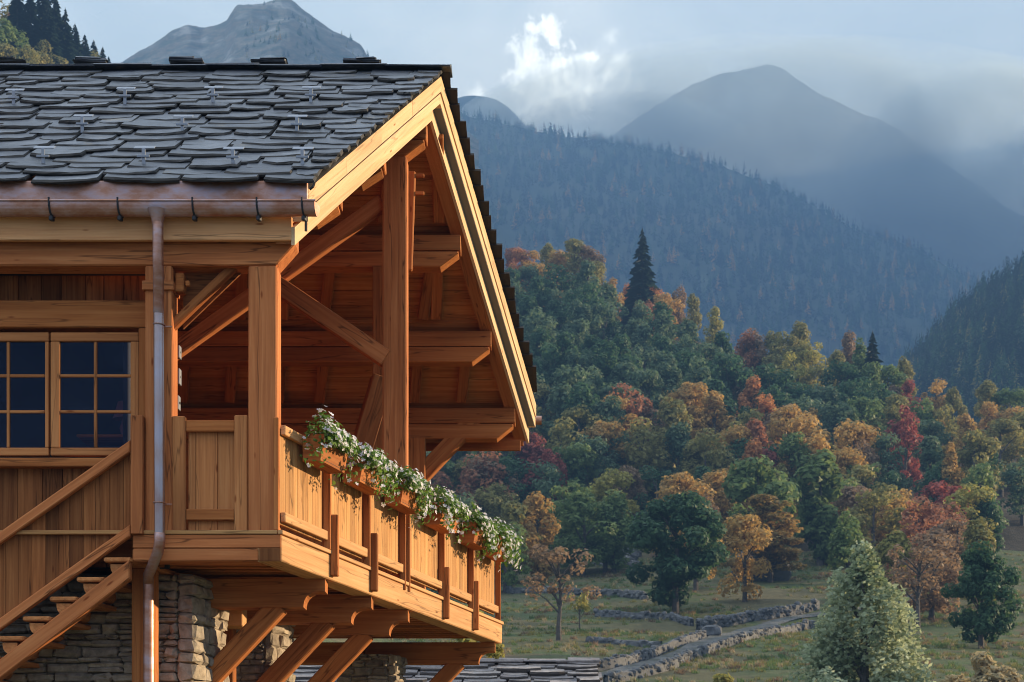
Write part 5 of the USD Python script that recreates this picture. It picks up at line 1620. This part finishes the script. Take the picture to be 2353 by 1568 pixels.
# every tree is told from its neighbours by colour, form and place
COLOR_WORD = {"dark_green": "dark green", "blue_green": "dull blue green", "mid_green": "fresh green", "olive": "olive", "yellow_green": "yellow green", "gold": "golden brown", "orange": "orange", "salmon": "faded reddish", "red": "red", "brown": "dull brown", "spruce": "dark"}
FORM = {"round": "broad tree", "oval": "slender tree", "spire": "pointed tree", "sparse": "half bare tree", "spruce": "spruce", "layered": "layered tree"}
ORD = ["first", "second", "third", "fourth", "fifth", "sixth", "seventh", "eighth", "ninth", "tenth", "eleventh", "twelfth", "thirteenth", "fourteenth", "fifteenth", "sixteenth", "seventeenth", "eighteenth", "nineteenth", "twentieth"]
cellmap = {}
for path, u, v, c, kd in PLACED:
    sky_v = V0 - F * float(np.interp(aof(u), SKY_A, SKY_T))
    if u < 400:
        where = "on the left spur above the roof"
    else:
        band = "on the crest" if v < sky_v + 22 else "high up" if v < 850 else "halfway up" if v < 1010 else "low down"
        col = "beside the far eave" if u < 1290 else "left of the skyline spruce" if u < 1430 else "under the skyline spruce" if u < 1530 else "above the lone dark tree" if u < 1660 else "above the layered tree" if u < 1860 else "above the poplar" if u < 2110 else "at the right edge"
        where = f"{band} {col}"
    cellmap.setdefault(f"{COLOR_WORD[c]} {FORM[kd]} {where}", []).append((u, path))
for lab, found in cellmap.items():
    for i, (u, path) in enumerate(sorted(found)):
        stage.GetPrimAtPath(path).SetCustomDataByKey("label", lab if len(found) == 1 else f"{lab}, {ORD[i]} from left")

# ---------------------------------------------------------------- spruce forest of the far ridge and the dark slope
def forest(name, hill, n, hmin, hmax, label, seed, colors, amin, amax, kind="stuff"):
    V, Fc = hill
    r = np.random.default_rng(seed)
    q = V[Fc]
    a = q[:, :, 0].mean(1) / q[:, :, 1].mean(1)
    area = np.linalg.norm(np.cross(q[:, 1] - q[:, 0], q[:, 3] - q[:, 0]), axis=1)
    # keep the side that faces the eye, and the crest
    nrm = np.cross(q[:, 1] - q[:, 0], q[:, 3] - q[:, 0]); nrm *= np.sign(nrm[:, 2:3])
    faces = (np.einsum("ij,ij->i", nrm, -q.mean(1)) > 0) | (np.arange(len(Fc)) < 40 * 240)
    ok = faces & (a > amin) & (a < amax) & (q[:, :, 2].mean(1) / q[:, :, 1].mean(1) > 0.22)
    w = area * ok
    f = r.choice(len(Fc), n, p=w / w.sum())
    s, t = r.random(n), r.random(n)
    P = q[f, 0] * ((1 - s) * (1 - t))[:, None] + q[f, 1] * (s * (1 - t))[:, None] + q[f, 2] * (s * t)[:, None] + q[f, 3] * ((1 - s) * t)[:, None]
    keep = meshkit.fbm(P / 90.0, 3, seed) > 0.30
    P = P[keep]; n = len(P)
    pi = UsdGeom.PointInstancer.Define(stage, path_for("/World", name))
    path = str(pi.GetPath())
    protos = []
    for k, (c, ww) in enumerate(colors):
        rr = np.random.default_rng(seed + k)
        V_, F_ = spruce_mesh(rr, tiers=6, per=7, w=ww)
        protos.append(emit(path, "tree", V_, F_, "leaf_" + c, tint=rr.random(len(V_))))
    pi.CreatePrototypesRel().SetTargets([Sdf.Path(p) for p in protos])
    idx = r.choice(len(colors), n, p=[0.94 / (len(colors) - 1)] * (len(colors) - 1) + [0.06] if len(colors) > 3 else None)
    h = r.uniform(hmin, hmax, n)
    pi.CreateProtoIndicesAttr(Vt.IntArray.FromNumpy(idx.astype(np.int32)))
    pi.CreatePositionsAttr(Vt.Vec3fArray.FromNumpy((P - np.array([0, 0, 0.5])).astype(np.float32)))
    pi.CreateScalesAttr(Vt.Vec3fArray.FromNumpy(np.stack([h, h, h], 1).astype(np.float32)))
    th = r.uniform(0, np.pi, n)
    qh = np.stack([np.zeros(n), np.zeros(n), np.sin(th), np.cos(th)], 1).astype(np.float16)
    pi.CreateOrientationsAttr(Vt.QuathArray([Gf.Quath(float(c), float(a_), float(b_), float(d_)) for a_, b_, d_, c in qh]))
    tag(pi.GetPrim(), label, "forest", kind=kind)


forest("spruce_forest", hill2, 12000, 11, 24, "spruce forest covering the long ridge across the valley", 3, [("spruce", 0.20), ("spruce", 0.17), ("dark_green", 0.22), ("gold", 0.26)], aof(1040), aof(2420))
forest("dark_forest", hill6, 2600, 10, 21, "dark forest on the slope at the right edge", 8, [("spruce", 0.24), ("spruce", 0.2), ("dark_green", 0.28), ("olive", 0.26)], aof(2080), aof(2420))
forest("summit_trees", hill3, 500, 5, 11, "scattered trees on the flank of the rocky summit", 12, [("spruce", 0.24), ("olive", 0.2), ("dark_green", 0.28), ("gold", 0.26)], aof(560), aof(870))

# ---------------------------------------------------------------- haze over the whole valley
if HAZE_DENSITY > 0:
    make("haze", {"v": ("principled_volume", {"color": HAZE_COLOR, "density": HAZE_DENSITY, "absorption_color": (1.0, 1.0, 1.0), "anisotropy": 0.0})}, [], surface=None, volume="v.volume")
    zt = 1900.0
    b = trimesh.creation.box([4400, 5900, zt + 60])
    V = np.array(b.vertices) + np.array([500.0, 2100.0, (zt + 60) / 2 - 60])
    emit("/World", "haze", V, np.array(b.faces), "haze", kind="stuff", label="thin blue haze filling the valley")
make("mist", {
    "g": ("geometry", {}), "tc": ("texture_coordinate", {}),
    "n": ("noise_texture", {"scale": 0.0042, "detail": 6.0, "roughness": 0.6, "distortion": 0.4}),
    "m": ("map_range", {"range_type": "smoothstep", "from_min": 0.34, "from_max": 0.66, "to_min": 0.22, "to_max": 1.0}),
    "k": ("math", {"math_type": "multiply", "value2": 0.0095}),
    "v": ("principled_volume", {"color": (0.70, 0.88, 1.0)}),
}, [("g.position", "n.vector"), ("n.fac", "m.value"), ("m.result", "k.value1"), ("k.value", "v.density")], surface=None, volume="v.volume")
_b = trimesh.creation.icosphere(4)
for _u, _v, _y, _rx, _ry, _rz, _lab in ((1850, 385, 3130, 680, 120, 225, "thin mist veiling the far peak"), (1440, 300, 3120, 200, 80, 60, "mist lying in the gap left of the far peak"), (2300, 400, 3060, 260, 90, 190, "mist covering the right side of the far peak")):
    _p = np.array(_b.vertices); _c = at(_u, _v, _y)
    _p = _p * (0.75 + 0.5 * meshkit.fbm(_p * 1.6 + 9, 4))[:, None] * np.array([_rx, _ry, _rz]) + _c
    emit("/World", "mist", _p, np.array(_b.faces), "mist", kind="stuff", label=_lab)
print("trees", tree_count, "prims", sum(names.values()))
